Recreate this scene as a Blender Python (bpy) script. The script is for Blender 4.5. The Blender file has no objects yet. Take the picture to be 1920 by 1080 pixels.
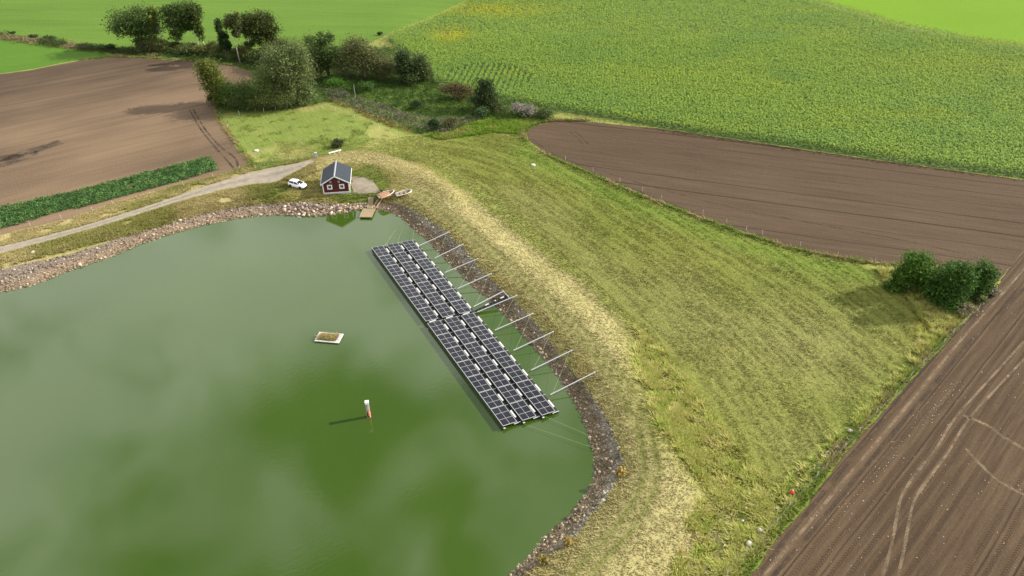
import bpy, math, random
import numpy as np
from mathutils import Vector, Matrix
from mathutils.geometry import delaunay_2d_cdt

random.seed(7)
RNG = np.random.default_rng(7)
C = bpy.context.scene.collection
SC = bpy.context.scene

# ------------------------------------------------------------------ camera, sky, sun, exposure
FPX, PITCH, CAMH = 1331.0, math.radians(35), 76.0
cam = bpy.data.cameras.new('camera')
cam.sensor_width = 36
cam.lens = FPX / 1920 * 36
cam.clip_start = 1
cam.clip_end = 8000
camo = bpy.data.objects.new('camera', cam)
C.objects.link(camo)
camo.location = (0, 0, CAMH)
camo.rotation_euler = (math.radians(90) - PITCH, 0, 0)
SC.camera = camo

SUN_EL, SUN_AZ = math.radians(29), math.radians(15)      # azimuth counted from +X towards +Y
SUN = Vector((math.cos(SUN_AZ) * math.cos(SUN_EL), math.sin(SUN_AZ) * math.cos(SUN_EL), math.sin(SUN_EL)))
sl = bpy.data.lights.new('sun', 'SUN')
sl.energy = 5.0
sl.angle = math.radians(0.6)
sl.color = (1.0, 0.93, 0.80)
so = bpy.data.objects.new('sun', sl)
C.objects.link(so)
so.rotation_euler = (-SUN).to_track_quat('-Z', 'Y').to_euler()
so.location = (200, 60, 120)

SC.view_settings.view_transform = 'Standard'
SC.view_settings.look = 'None'
SC.view_settings.exposure = 0.68
SC.view_settings.gamma = 1


class NT:
    """short hand for node trees"""
    def __init__(self, tree):
        self.t = tree
        self.n = tree.nodes
        self.l = tree.links

    def add(self, kind, **kw):
        nd = self.n.new(kind)
        for k, v in kw.items():
            setattr(nd, k, v)
        return nd

    def link(self, a, b):
        self.l.new(a, b)

    def inp(self, sock, v):
        if hasattr(v, 'links') or isinstance(v, bpy.types.NodeSocket):
            self.l.new(v, sock)
        else:
            if isinstance(v, (tuple, list)) and len(v) == 3 and sock.type == 'RGBA':
                v = (*v, 1)
            sock.default_value = v

    def math(self, op, a, b=0.0, c=None, clamp=False):
        nd = self.add('ShaderNodeMath', operation=op, use_clamp=clamp)
        self.inp(nd.inputs[0], a)
        self.inp(nd.inputs[1], b)
        if c is not None:
            self.inp(nd.inputs[2], c)
        return nd.outputs[0]

    def vmath(self, op, a, b):
        nd = self.add('ShaderNodeVectorMath', operation=op)
        self.inp(nd.inputs[0], a)
        self.inp(nd.inputs[1], b)
        return nd.outputs[0]

    def mix(self, f, a, b, mode='MIX'):
        nd = self.add('ShaderNodeMix', data_type='RGBA', blend_type=mode)
        self.inp(nd.inputs[0], f)
        self.inp(nd.inputs[6], a)
        self.inp(nd.inputs[7], b)
        return nd.outputs[2]

    def noise(self, scale, detail=4, rough=.55, vec=None, dist=0.0):
        nd = self.add('ShaderNodeTexNoise')
        nd.inputs['Scale'].default_value = scale
        nd.inputs['Detail'].default_value = detail
        nd.inputs['Roughness'].default_value = rough
        nd.inputs['Distortion'].default_value = dist
        if vec is not None:
            self.link(vec, nd.inputs['Vector'])
        return nd.outputs['Fac']

    def ramp(self, f, stops):
        nd = self.add('ShaderNodeValToRGB')
        e = nd.color_ramp.elements
        while len(e) < len(stops):
            e.new(.5)
        for i, (p, c) in enumerate(stops):
            e[i].position = p
            e[i].color = (*c, 1) if len(c) == 3 else c
        self.inp(nd.inputs[0], f)
        return nd.outputs[0]

    def rng(self, v, a, b, c, d):
        nd = self.add('ShaderNodeMapRange')
        for i, q in enumerate((v, a, b, c, d)):
            self.inp(nd.inputs[i], q)
        return nd.outputs[0]

    def obj(self):
        return self.add('ShaderNodeTexCoord').outputs['Object']

    def mapping(self, vec, rot=0.0, scale=(1, 1, 1), loc=(0, 0, 0)):
        # rotate first so that x runs along the given direction, then scale
        m = self.add('ShaderNodeVectorRotate', rotation_type='Z_AXIS')
        self.link(vec, m.inputs['Vector'])
        m.inputs['Angle'].default_value = -rot
        return self.vmath('MULTIPLY', m.outputs[0], scale)


# ---- sky with broken cloud (its gap mirrors in the pond as the darker green patch)
w = bpy.data.worlds.new('World')
SC.world = w
w.use_nodes = True
w.node_tree.nodes.clear()
g = NT(w.node_tree)
sky = g.add('ShaderNodeTexSky', sky_type='NISHITA')
sky.sun_disc = False
sky.sun_elevation = SUN_EL
sky.sun_rotation = math.pi / 2 - SUN_AZ
sky.altitude = 100
gen = g.add('ShaderNodeTexCoord').outputs['Generated']
sep = g.add('ShaderNodeSeparateXYZ')
g.link(gen, sep.inputs[0])
zc = g.math('MAXIMUM', sep.outputs[2], 0.06)
u = g.math('DIVIDE', sep.outputs[0], zc)
v = g.math('DIVIDE', sep.outputs[1], zc)
uv = g.add('ShaderNodeCombineXYZ')
g.link(u, uv.inputs[0])
g.link(v, uv.inputs[1])
n1 = g.noise(1.7, 5, .5, uv.outputs[0], .3)


def blob(cu, cv, ru, rv, rot=0.0):
    c_, s_ = math.cos(rot), math.sin(rot)
    du = g.math('SUBTRACT', u, cu)
    dv = g.math('SUBTRACT', v, cv)
    a = g.math('ADD', g.math('MULTIPLY', du, c_ / ru), g.math('MULTIPLY', dv, s_ / ru))
    b = g.math('ADD', g.math('MULTIPLY', du, -s_ / rv), g.math('MULTIPLY', dv, c_ / rv))
    r2 = g.math('ADD', g.math('MULTIPLY', a, a), g.math('MULTIPLY', b, b))
    return g.math('POWER', 2.718, g.math('MULTIPLY', r2, -1.0))


gap = g.math('ADD', g.math('MULTIPLY', blob(-0.33, 1.02, .23, .15, .15), .29), g.math('MULTIPLY', blob(-.08, .78, .36, .24, .2), .17))
gap = g.math('ADD', gap, g.math('MULTIPLY', blob(-0.42, .62, .26, .10), .20))
bank_ = g.math('ADD', blob(-0.62, 1.45, .7, .30), g.math('MULTIPLY', blob(-.85, .95, .36, .40), .9))
n2 = g.noise(4.6, 6, .58, uv.outputs[0], .9)
dens = g.math('ADD', g.math('ADD', g.math('MULTIPLY', n1, .75), g.math('SUBTRACT', g.math('MULTIPLY', n2, .85), .235)), g.math('SUBTRACT', g.math('MULTIPLY', bank_, .15), gap))
dens = g.rng(dens, .34, .66, 0, 1)
cloudcol = g.mix(g.noise(2.3, 4, .6, uv.outputs[0]), (15, 15.3, 15.8), (23, 22.6, 22))
skyc = g.mix(dens, sky.outputs[0], cloudcol)
bg = g.add('ShaderNodeBackground')
g.link(skyc, bg.inputs[0])
bg.inputs[1].default_value = 0.054
wo = g.add('ShaderNodeOutputWorld')
g.link(bg.outputs[0], wo.inputs[0])


# ------------------------------------------------------------------ numeric helpers
def vnoise(x, y, seed=0):
    x = np.asarray(x, float); y = np.asarray(y, float)
    xi = np.floor(x).astype(np.int64); yi = np.floor(y).astype(np.int64)
    fx = x - xi; fy = y - yi
    fx = fx * fx * (3 - 2 * fx); fy = fy * fy * (3 - 2 * fy)

    def hsh(a, b):
        n = (a * 374761393 + b * 668265263 + seed * 974711) & 0xffffffff
        n = ((n ^ (n >> 13)) * 1274126177) & 0xffffffff
        return ((n ^ (n >> 16)) & 0xffff) / 65535.0
    return (hsh(xi, yi) * (1 - fx) + hsh(xi + 1, yi) * fx) * (1 - fy) + (hsh(xi, yi + 1) * (1 - fx) + hsh(xi + 1, yi + 1) * fx) * fy


def fbm(x, y, scale, octv=3, seed=0):
    s = 0; a = .5; tot = 0; f = scale
    for o in range(octv):
        s = s + a * vnoise(np.asarray(x) * f + 17 * o, np.asarray(y) * f - 9 * o, seed + o)
        tot += a; a *= .5; f *= 2.03
    return s / tot


def sstep(a, b, x):
    t = np.clip((np.asarray(x, float) - a) / (b - a), 0, 1)
    return t * t * (3 - 2 * t)


def seg_dist(P, L, closed=False):
    P = np.atleast_2d(P).astype(float)
    L = np.asarray(L, float)
    A = L if closed else L[:-1]
    B = np.roll(L, -1, 0) if closed else L[1:]
    best = np.full(len(P), 1e9)
    for a, b in zip(A, B):
        ab = b - a
        t = np.clip(((P - a) @ ab) / max(ab @ ab, 1e-9), 0, 1)
        q = P - (a + t[:, None] * ab)
        best = np.minimum(best, (q * q).sum(1))
    return np.sqrt(best)


def inside(P, L):
    P = np.atleast_2d(P)
    L = np.asarray(L, float)
    r = np.zeros(len(P), bool)
    x, y = P[:, 0], P[:, 1]
    for (x0, y0), (x1, y1) in zip(L, np.roll(L, -1, 0)):
        if y0 == y1:
            continue
        k = ((y0 > y) != (y1 > y)) & (x < (x1 - x0) * (y - y0) / (y1 - y0) + x0)
        r ^= k
    return r


def sdist(P, L):
    d = seg_dist(P, L, True)
    return np.where(inside(P, L), -d, d)


def catmull(pts, n=6, closed=False):
    pts = [np.asarray(p, float) for p in pts]
    N = len(pts)
    out = []
    for i in range(N if closed else N - 1):
        p0 = pts[(i - 1) % N] if (closed or i > 0) else 2 * pts[0] - pts[1]
        p1, p2 = pts[i], pts[(i + 1) % N]
        p3 = pts[(i + 2) % N] if (closed or i + 2 < N) else 2 * pts[-1] - pts[-2]
        for k in range(n):
            t = k / n
            out.append(.5 * ((2 * p1) + (-p0 + p2) * t + (2 * p0 - 5 * p1 + 4 * p2 - p3) * t * t + (-p0 + 3 * p1 - 3 * p2 + p3) * t ** 3))
    if not closed:
        out.append(pts[-1])
    return np.array(out)


def resample(L, step, closed=False):
    L = np.asarray(L, float)
    if closed:
        L = np.vstack([L, L[:1]])
    s = np.r_[0, np.cumsum(np.hypot(*np.diff(L, axis=0).T))]
    n = max(int(s[-1] / step), 3)
    t = np.linspace(0, s[-1], n + 1)
    R = np.stack([np.interp(t, s, L[:, k]) for k in range(L.shape[1])], 1)
    return R[:-1] if closed else R


# ------------------------------------------------------------------ where photograph points lie on the land
def cast(px, py, z=0.0):
    X = (px - 960) / FPX
    Y = -(py - 540) / FPX
    d = (X, math.cos(PITCH) + Y * math.sin(PITCH), -math.sin(PITCH) + Y * math.cos(PITCH))
    t = (z - CAMH) / d[2]
    return np.array([d[0] * t, d[1] * t])


def project(x, y, z):
    dz = y * math.cos(PITCH) - (z - CAMH) * math.sin(PITCH)
    up = y * math.sin(PITCH) + (z - CAMH) * math.cos(PITCH)
    return 960 + FPX * x / dz, 540 - FPX * up / dz


shore_px = [(0, 547), (60, 535), (130, 507), (200, 485), (270, 455), (330, 436), (400, 418), (470, 406), (520, 403), (570, 406),
            (620, 402), (660, 395), (700, 391), (745, 403), (770, 425), (800, 450), (840, 490), (880, 530), (920, 565), (960, 605),
            (1000, 650), (1040, 695), (1070, 740), (1095, 790), (1112, 840), (1118, 880), (1110, 910), (1090, 940), (1060, 975),
            (1030, 1000), (1000, 1035), (960, 1078), (900, 1130)]
POND = [cast(*p) for p in shore_px] + [np.array(p, float) for p in
        [(-16, 38), (-40, 25), (-80, 15), (-130, 20), (-165, 45), (-170, 75), (-150, 92), (-120, 100)]]
POND = catmull(POND, 5, True)
_pr = resample(POND, .8, True)
_nz = fbm(_pr[:, 0], _pr[:, 1], .55, 3, 3) - .5
_tg = np.roll(_pr, -1, 0) - np.roll(_pr, 1, 0)
_tg /= np.hypot(*_tg.T)[:, None]
SHORE = _pr + np.stack([_tg[:, 1], -_tg[:, 0]], 1) * _nz[:, None] * 1.1
PONDC = resample(POND, 2.5, True)

RIDGE = np.array([cast(*p, 3) for p in [(560, 318), (600, 300), (640, 289), (700, 285), (760, 303), (830, 350)]])


def height(x, y, d=None):
    x = np.atleast_1d(np.asarray(x, float)); y = np.atleast_1d(np.asarray(y, float))
    P = np.stack([x, y], 1)
    if d is None:
        d = np.full(len(x), 999.0)
        near = (x > -215) & (x < 60) & (y > -30) & (y < 200)
        if near.any():
            d[near] = sdist(P[near], PONDC)
    left = 1 - sstep(-48, -22, x)
    out = 0.25 + 1.3 * left
    wide = sstep(-46, -38, x) * (1 - sstep(-24, -8, x)) * sstep(130, 142, y)
    toe = 16.5 + 8 * wide + 3 * left
    crest = 2.35 - .1 * left
    inner = np.interp(d, [-40, -6, -1, 0, 3.2, 6, 8.5], [-2.5, -2.0, -.45, -.03, 1.45, 2.2, 2.35]) - .1 * left * sstep(4, 8, d)
    z = inner + (out - crest) * sstep(8.8, toe, d)
    rd = np.full(len(x), 99.0)
    m = (x > -90) & (x < 30) & (y > 120) & (y < 200)
    if m.any():
        rd[m] = seg_dist(P[m], RIDGE)
    z = z + 0.95 * np.exp(-(rd / 5.5) ** 2) * sstep(8, 13, d)
    return z


def H1(x, y):
    return float(height(x, y)[0])


def W(px, py, dz=0.0):
    z = 1.0
    for _ in range(9):
        p = cast(px, py, z + dz)
        z = .5 * z + .5 * H1(*p)
    return np.array([p[0], p[1], H1(*p)])


def WP(lst):
    return np.array([W(*p)[:2] for p in lst])


# ------------------------------------------------------------------ object helpers
def setp(o, label=None, cat=None, group=None, kind=None):
    if label: o['label'] = label
    if cat: o['category'] = cat
    if group: o['group'] = group
    if kind: o['kind'] = kind
    return o


def link(name, me, parent=None):
    o = bpy.data.objects.new(name, me)
    C.objects.link(o)
    if parent is not None:
        o.parent = parent
    return o


def npmesh(name, V, F, mat, parent=None, col=None, smooth=False, attrs=None):
    V = np.asarray(V, np.float32); F = np.asarray(F, np.int32)
    me = bpy.data.meshes.new(name)
    me.vertices.add(len(V))
    me.vertices.foreach_set('co', V.ravel())
    m, k = F.shape
    me.loops.add(m * k)
    me.loops.foreach_set('vertex_index', F.ravel())
    me.polygons.add(m)
    me.polygons.foreach_set('loop_start', np.arange(m, dtype=np.int32) * k)
    if smooth:
        me.polygons.foreach_set('use_smooth', np.ones(m, bool))
    me.update(calc_edges=True)
    if col is not None:
        a = me.color_attributes.new('Col', 'FLOAT_COLOR', 'POINT')
        c4 = np.ones((len(V), 4), np.float32)
        c4[:, :3] = col
        a.data.foreach_set('color', c4.ravel())
    for nm, val in (attrs or {}).items():
        a = me.attributes.new(nm, 'FLOAT', 'POINT')
        a.data.foreach_set('value', np.asarray(val, np.float32))
    me.materials.append(mat)
    return link(name, me, parent)


class MB:
    """collects simple solids into one mesh"""
    def __init__(self):
        self.v = []; self.f = []

    def add(self, vs, fs):
        n = len(self.v)
        self.v += [tuple(map(float, p)) for p in vs]
        self.f += [[i + n for i in q] for q in fs]
        return self

    def box(self, c, s, rz=0.0, M=None, bev=0.0):
        x, y, z = s[0] / 2, s[1] / 2, s[2] / 2
        if bev > 0:
            b = min(bev, x * .9, y * .9, z * .9)
            prof = [(-z, b), (-z + b, 0), (z - b, 0), (z, b)]
            vs = []
            for pz, ins in prof:
                vs += [(-x + ins, -y + ins, pz), (x - ins, -y + ins, pz), (x - ins, y - ins, pz), (-x + ins, y - ins, pz)]
            fs = [[3, 2, 1, 0], [12, 13, 14, 15]]
            for r in range(3):
                for k in range(4):
                    fs.append([r * 4 + k, r * 4 + (k + 1) % 4, r * 4 + 4 + (k + 1) % 4, r * 4 + 4 + k])
        else:
            vs = [(-x, -y, -z), (x, -y, -z), (x, y, -z), (-x, y, -z), (-x, -y, z), (x, -y, z), (x, y, z), (-x, y, z)]
            fs = [[3, 2, 1, 0], [4, 5, 6, 7], [0, 1, 5, 4], [1, 2, 6, 5], [2, 3, 7, 6], [3, 0, 4, 7]]
        R = Matrix.Rotation(rz, 4, 'Z')
        out = []
        for p in vs:
            q = R @ Vector(p) + Vector(c)
            out.append(M @ q if M is not None else q)
        return self.add(out, fs)

    def tube(self, pts, r, n=6, cap=True):
        pts = [Vector(p) for p in pts]
        rs = r if isinstance(r, (list, tuple)) else [r] * len(pts)
        vs = []; fs = []
        for i, p in enumerate(pts):
            t = (pts[min(i + 1, len(pts) - 1)] - pts[max(i - 1, 0)]).normalized()
            a = t.orthogonal().normalized() if abs(t.z) > .9 else t.cross(Vector((0, 0, 1))).normalized()
            b = t.cross(a)
            for k in range(n):
                th = 2 * math.pi * k / n
                vs.append(p + (a * math.cos(th) + b * math.sin(th)) * rs[i])
        for i in range(len(pts) - 1):
            for k in range(n):
                fs.append([i * n + k, i * n + (k + 1) % n, (i + 1) * n + (k + 1) % n, (i + 1) * n + k])
        if cap:
            fs.append(list(range(n))[::-1])
            fs.append([(len(pts) - 1) * n + k for k in range(n)])
        return self.add(vs, fs)

    def lathe(self, prof, n=16, c=(0, 0, 0)):
        vs = []; fs = []
        for r, z in prof:
            for k in range(n):
                th = 2 * math.pi * k / n
                vs.append((c[0] + r * math.cos(th), c[1] + r * math.sin(th), c[2] + z))
        for i in range(len(prof) - 1):
            for k in range(n):
                fs.append([i * n + k, i * n + (k + 1) % n, (i + 1) * n + (k + 1) % n, (i + 1) * n + k])
        fs.append(list(range(n))[::-1])
        fs.append([(len(prof) - 1) * n + k for k in range(n)])
        return self.add(vs, fs)

    def prism(self, poly, z0, z1):
        n = len(poly)
        vs = [(x, y, z0) for x, y in poly] + [(x, y, z1) for x, y in poly]
        fs = [list(range(n))[::-1], [n + i for i in range(n)]] + [[i, (i + 1) % n, n + (i + 1) % n, n + i] for i in range(n)]
        return self.add(vs, fs)

    def build(self, name, mat, parent=None, smooth=False):
        me = bpy.data.meshes.new(name)
        me.from_pydata(self.v, [], self.f)
        me.update()
        me.materials.append(mat)
        if smooth:
            me.polygons.foreach_set('use_smooth', [True] * len(me.polygons))
        return link(name, me, parent)


def thing(name, label, cat, loc, rz=0.0, group=None):
    o = bpy.data.objects.new(name, None)
    C.objects.link(o)
    o.location = loc
    o.rotation_euler = (0, 0, rz)
    o.empty_display_size = .3
    return setp(o, label, cat, group)


def copy_tree(o, parent=None):
    c = o.copy()
    C.objects.link(c)
    if parent is not None:
        c.parent = parent
    for ch in list(o.children):
        copy_tree(ch, c)
    return c


# ------------------------------------------------------------------ materials
def newmat(name):
    m = bpy.data.materials.new(name)
    m.use_nodes = True
    t = NT(m.node_tree)
    return m, t, m.node_tree.nodes['Principled BSDF']


def M_plain(name, col, rough=.6, var=.12, scale=6.0, metal=0.0, spec=.5, bump=0.0):
    m, t, b = newmat(name)
    n = t.noise(scale, 4, .6, t.obj())
    lo = tuple(c * (1 - var) for c in col); hi = tuple(min(c * (1 + var), 1) for c in col)
    t.inp(b.inputs['Base Color'], t.ramp(n, [(.3, lo), (.7, hi)]))
    b.inputs['Roughness'].default_value = rough
    b.inputs['Metallic'].default_value = metal
    b.inputs['Specular IOR Level'].default_value = spec
    if bump:
        bp = t.add('ShaderNodeBump')
        bp.inputs['Strength'].default_value = bump
        bp.inputs['Distance'].default_value = .05
        t.link(n, bp.inputs['Height'])
        t.link(bp.outputs[0], b.inputs['Normal'])
    return m


def M_leaf(name, trans=.25, spec=.3):
    """foliage and blades: colour from the plant's own Col attribute"""
    m, t, b = newmat(name)
    a = t.add('ShaderNodeVertexColor', layer_name='Col')
    t.link(a.outputs[0], b.inputs['Base Color'])
    b.inputs['Roughness'].default_value = .6
    b.inputs['Specular IOR Level'].default_value = spec
    if trans:
        tr = t.add('ShaderNodeBsdfTranslucent')
        t.link(a.outputs[0], tr.inputs[0])
        mx = t.add('ShaderNodeMixShader')
        mx.inputs[0].default_value = trans
        t.link(b.outputs[0], mx.inputs[1])
        t.link(tr.outputs[0], mx.inputs[2])
        t.link(mx.outputs[0], m.node_tree.nodes['Material Output'].inputs[0])
    return m


def M_grass():
    m, t, b = newmat('grass')
    a = t.add('ShaderNodeVertexColor', layer_name='Col')
    o = t.obj()
    n1 = t.noise(2.2, 5, .65, o)
    n2 = t.noise(.35, 3, .5, o)
    st = t.mapping(o, math.radians(-58), (.25, 2.6, 1))
    n3 = t.noise(1.0, 3, .6, st)
    f = t.math('ADD', t.math('MULTIPLY', n1, .9), t.math('ADD', t.math('MULTIPLY', n2, .5), t.math('MULTIPLY', n3, .7)))
    f = t.rng(f, .75, 1.4, .86, 1.34)
    c = t.mix(1.0, a.outputs[0], f, 'MULTIPLY')
    t.inp(b.inputs['Base Color'], c)
    b.inputs['Roughness'].default_value = .9
    b.inputs['Specular IOR Level'].default_value = .1
    bp = t.add('ShaderNodeBump')
    bp.inputs['Strength'].default_value = .8
    bp.inputs['Distance'].default_value = .22
    t.link(t.math('ADD', n1, t.math('MULTIPLY', n3, .8)), bp.inputs['Height'])
    t.link(bp.outputs[0], b.inputs['Normal'])
    return m


def M_soil(name, lo, hi, rot, period, line=.5, fine=1.3, patch=.018, pstretch=.35, tread=False, wheel=.65):
    """harrowed soil: drill lines along rot, wider wheelings every period metres, patches of dry crust"""
    m, t, b = newmat(name)
    o = t.obj()
    al = t.mapping(o, rot, (1, 1, 1))
    wob = t.noise(.03, 2, .5, o)
    sx = t.add('ShaderNodeSeparateXYZ'); t.link(al, sx.inputs[0])
    across = t.math('ADD', sx.outputs[1], t.math('MULTIPLY', wob, .8))
    comb = t.add('ShaderNodeCombineXYZ')
    t.link(t.math('MULTIPLY', sx.outputs[0], .05), comb.inputs[0])
    t.link(across, comb.inputs[1])
    lines = t.noise(fine, 3, .7, comb.outputs[0])
    frac = t.math('FRACT', t.math('DIVIDE', across, period))
    wh = t.rng(t.math('ABSOLUTE', t.math('SUBTRACT', frac, .5)), .018, .05, 1, 0)
    brk = t.rng(t.noise(.05, 3, .6, comb.outputs[0]), .42, .56, 0, 1)
    wh = t.math('MULTIPLY', wh, brk)
    pt = t.noise(1, 4, .55, t.mapping(o, rot, (patch * pstretch, patch, 1)))
    clod = t.noise(2.6, 6, .75, o)
    f = t.math('ADD', t.math('MULTIPLY', pt, 1.1), t.math('ADD', t.math('MULTIPLY', lines, line), t.math('MULTIPLY', clod, .45)))
    f = t.rng(f, .72 + .2 * line, 1.15 + .4 * line, 0, 1)
    if tread:
        pr = t.math('FRACT', t.math('DIVIDE', across, 1.55))
        band = t.rng(t.math('ABSOLUTE', t.math('SUBTRACT', pr, .5)), .16, .22, 1, 0)
        half = t.math('ABSOLUTE', t.math('SUBTRACT', pr, .5))
        ch = t.math('SINE', t.math('ADD', t.math('MULTIPLY', sx.outputs[0], 13.0), t.math('MULTIPLY', half, 22.0)))
        gone = t.rng(t.noise(.12, 3, .6, comb.outputs[0]), .40, .58, .15, 1)
        tm = t.math('MULTIPLY', t.math('MULTIPLY', band, gone), t.rng(ch, -.2, .5, 0, 1))
        f = t.math('SUBTRACT', f, t.math('MULTIPLY', tm, .75))
        f = t.math('SUBTRACT', f, t.math('MULTIPLY', t.math('MULTIPLY', band, gone), .12))
    c = t.mix(f, lo, hi)
    c = t.mix(t.math('MULTIPLY', wh, wheel), c, tuple(q * .5 for q in lo))
    t.inp(b.inputs['Base Color'], c)
    b.inputs['Roughness'].default_value = .95
    b.inputs['Specular IOR Level'].default_value = .1
    bp = t.add('ShaderNodeBump')
    bp.inputs['Strength'].default_value = .8
    bp.inputs['Distance'].default_value = .16
    hgt = t.math('SUBTRACT', t.math('ADD', t.math('MULTIPLY', lines, .6), clod), t.math('MULTIPLY', wh, .8))
    t.link(hgt, bp.inputs['Height'])
    t.link(bp.outputs[0], b.inputs['Normal'])
    return m


def M_sward(name, lo, hi, rot, stripe=.5, stretch=.12, dark=None):
    """young even grass or cereal, faintly striped by the drill"""
    m, t, b = newmat(name)
    o = t.obj()
    st = t.noise(.55, 4, .6, t.mapping(o, rot, (stretch, 1, 1)))
    st2 = t.noise(.16, 2, .5, t.mapping(o, rot, (.1, 1, 1)))
    big = t.noise(.012, 4, .55, o)
    fi = t.noise(1.1, 4, .7, o)
    f = t.math('ADD', t.math('MULTIPLY', t.math('ADD', st, st2), stripe), t.math('ADD', t.math('MULTIPLY', big, .9), t.math('MULTIPLY', fi, .4)))
    f = t.rng(f, .45 + stripe * .7, .85 + stripe * 1.3, 0, 1)
    t.inp(b.inputs['Base Color'], t.mix(f, lo, hi))
    b.inputs['Roughness'].default_value = .9
    b.inputs['Specular IOR Level'].default_value = .1
    bp = t.add('ShaderNodeBump')
    bp.inputs['Strength'].default_value = .6
    bp.inputs['Distance'].default_value = .3
    t.link(t.math('ADD', fi, st), bp.inputs['Height'])
    t.link(bp.outputs[0], b.inputs['Normal'])
    return m


def M_gravel(name, cols, scale=4.0, bump=.6, patch=.15):
    m, t, b = newmat(name)
    o = t.obj()
    vo = t.add('ShaderNodeTexVoronoi')
    vo.inputs['Scale'].default_value = scale
    t.link(o, vo.inputs['Vector'])
    sp = t.add('ShaderNodeSeparateColor')
    t.link(vo.outputs['Color'], sp.inputs[0])
    n = t.noise(patch, 4, .6, o)
    f = t.math('ADD', t.math('MULTIPLY', sp.outputs[0], .55), t.math('MULTIPLY', n, .6))
    t.inp(b.inputs['Base Color'], t.ramp(f, [(.25 + .5 * i / max(len(cols) - 1, 1), c) for i, c in enumerate(cols)]))
    b.inputs['Roughness'].default_value = .9
    bp = t.add('ShaderNodeBump')
    bp.inputs['Strength'].default_value = bump
    bp.inputs['Distance'].default_value = .08
    t.link(vo.outputs['Distance'], bp.inputs['Height'])
    bp.invert = True
    t.link(bp.outputs[0], b.inputs['Normal'])
    return m


def M_wood(name, lo, hi, scale=5.0, rot=0.0, plank=.18):
    m, t, b = newmat(name)
    o = t.obj()
    al = t.mapping(o, rot, (.6, 6, 6))
    n = t.noise(scale * .3, 5, .6, al)
    t.inp(b.inputs['Base Color'], t.ramp(n, [(.3, lo), (.7, hi)]))
    b.inputs['Roughness'].default_value = .8
    return m


def M_water():
    m, t, b = newmat('pond_water')
    o = t.obj()
    n = t.noise(.03, 4, .5, o, .4)
    t.inp(b.inputs['Base Color'], t.ramp(n, [(.3, (.033, .065, .006)), (.7, (.040, .076, .007))]))
    b.inputs['Roughness'].default_value = .06
    b.inputs['IOR'].default_value = 1.5
    b.inputs['Specular IOR Level'].default_value = .72
    bp = t.add('ShaderNodeBump')
    bp.inputs['Strength'].default_value = .12
    bp.inputs['Distance'].default_value = .05
    calm = t.rng(t.noise(.045, 3, .5, o), .42, .62, .15, 1)
    t.link(t.math('MULTIPLY', t.noise(1.6, 4, .6, t.mapping(o, .5, (.6, 1.2, 1))), calm), bp.inputs['Height'])
    t.link(bp.outputs[0], b.inputs['Normal'])
    return m


def M_panel():
    m, t, b = newmat('photovoltaic_cells')
    o = t.obj()
    n = t.noise(.5, 2, .5, o)
    t.inp(b.inputs['Base Color'], t.ramp(n, [(.3, (.007, .008, .013)), (.7, (.013, .014, .021))]))
    b.inputs['Roughness'].default_value = .22
    b.inputs['Specular IOR Level'].default_value = .28
    return m


GRASS = M_grass()
BLADE = M_leaf('grass_blades', .30, .10)
LEAF = M_leaf('foliage', .33, .15)
WATER = M_water()
WHITE = M_plain('white_paint', (.78, .78, .76), .5, .04)
REDWOOD = M_plain('falu_red_boards', (.090, .012, .011), .75, .18, 3)
GREYPAINT = M_plain('grey_vent_paint', (.30, .27, .27), .6, .1)
ROOF = M_plain('dark_roof_sheet', (.026, .034, .047), .42, .1, 1.5)
RIDGEM = M_plain('ridge_flashing', (.30, .32, .34), .4, .1)
GLASS = M_plain('dark_window_glass', (.012, .013, .015), .06, .1)
PANEL = M_panel()
ALU = M_plain('aluminium_frame', (.46, .47, .47), .42, .05, 5, .2)
PALEWALK = M_plain('pale_walkway_plate', (.52, .51, .49), .6, .06)
DARKPLAST = M_plain('black_float_plastic', (.014, .015, .015), .45, .2)
TIMBER = M_wood('weathered_deck_timber', (.20, .15, .085), (.34, .27, .16), 5)
TIMBER2 = M_wood('golden_timber', (.25, .175, .085), (.40, .30, .17), 5)
BROWNTARP = M_plain('brown_tarpaulin', (.27, .15, .085), .7, .25, 2.5, bump=.4)
ROPE = M_plain('pale_rope', (.30, .33, .20), .8, .1)
POSTM = M_wood('grey_fence_post_wood', (.34, .31, .26), (.55, .51, .45), 8)
WIRE = M_plain('galvanised_wire', (.20, .20, .19), .5, .05, 5, .5)
CONCRETE = M_plain('concrete', (.46, .45, .43), .85, .1, 4)
STONE = M_leaf('stone', 0, .2)
BARK = M_wood('bark', (.09, .075, .055), (.17, .14, .11), 6)
BIRCH = M_plain('pale_bark', (.52, .49, .43), .8, .3, 2.5)
TYRE = M_plain('tyre_rubber', (.018, .018, .019), .8, .1)
CARWHITE = M_plain('white_car_paint', (.82, .83, .84), .22, .02)
RIM = M_plain('alloy_rim', (.38, .39, .40), .35, .1, 5, .6)
RED = M_plain('red_plastic', (.52, .03, .02), .5, .12)
PALERED = M_plain('faded_red_paint', (.50, .20, .15), .7, .22, 3)
GREYMESH = M_plain('grey_galvanised_cage', (.36, .35, .31), .6, .2, 6)
LAMP = M_plain('lamp_lens', (.55, .56, .58), .15, .05)
REDLAMP = M_plain('red_lamp_lens', (.25, .01, .01), .2, .05)

# ------------------------------------------------------------------ regions of the land
def ext(L):
    return WP(L)


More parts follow.
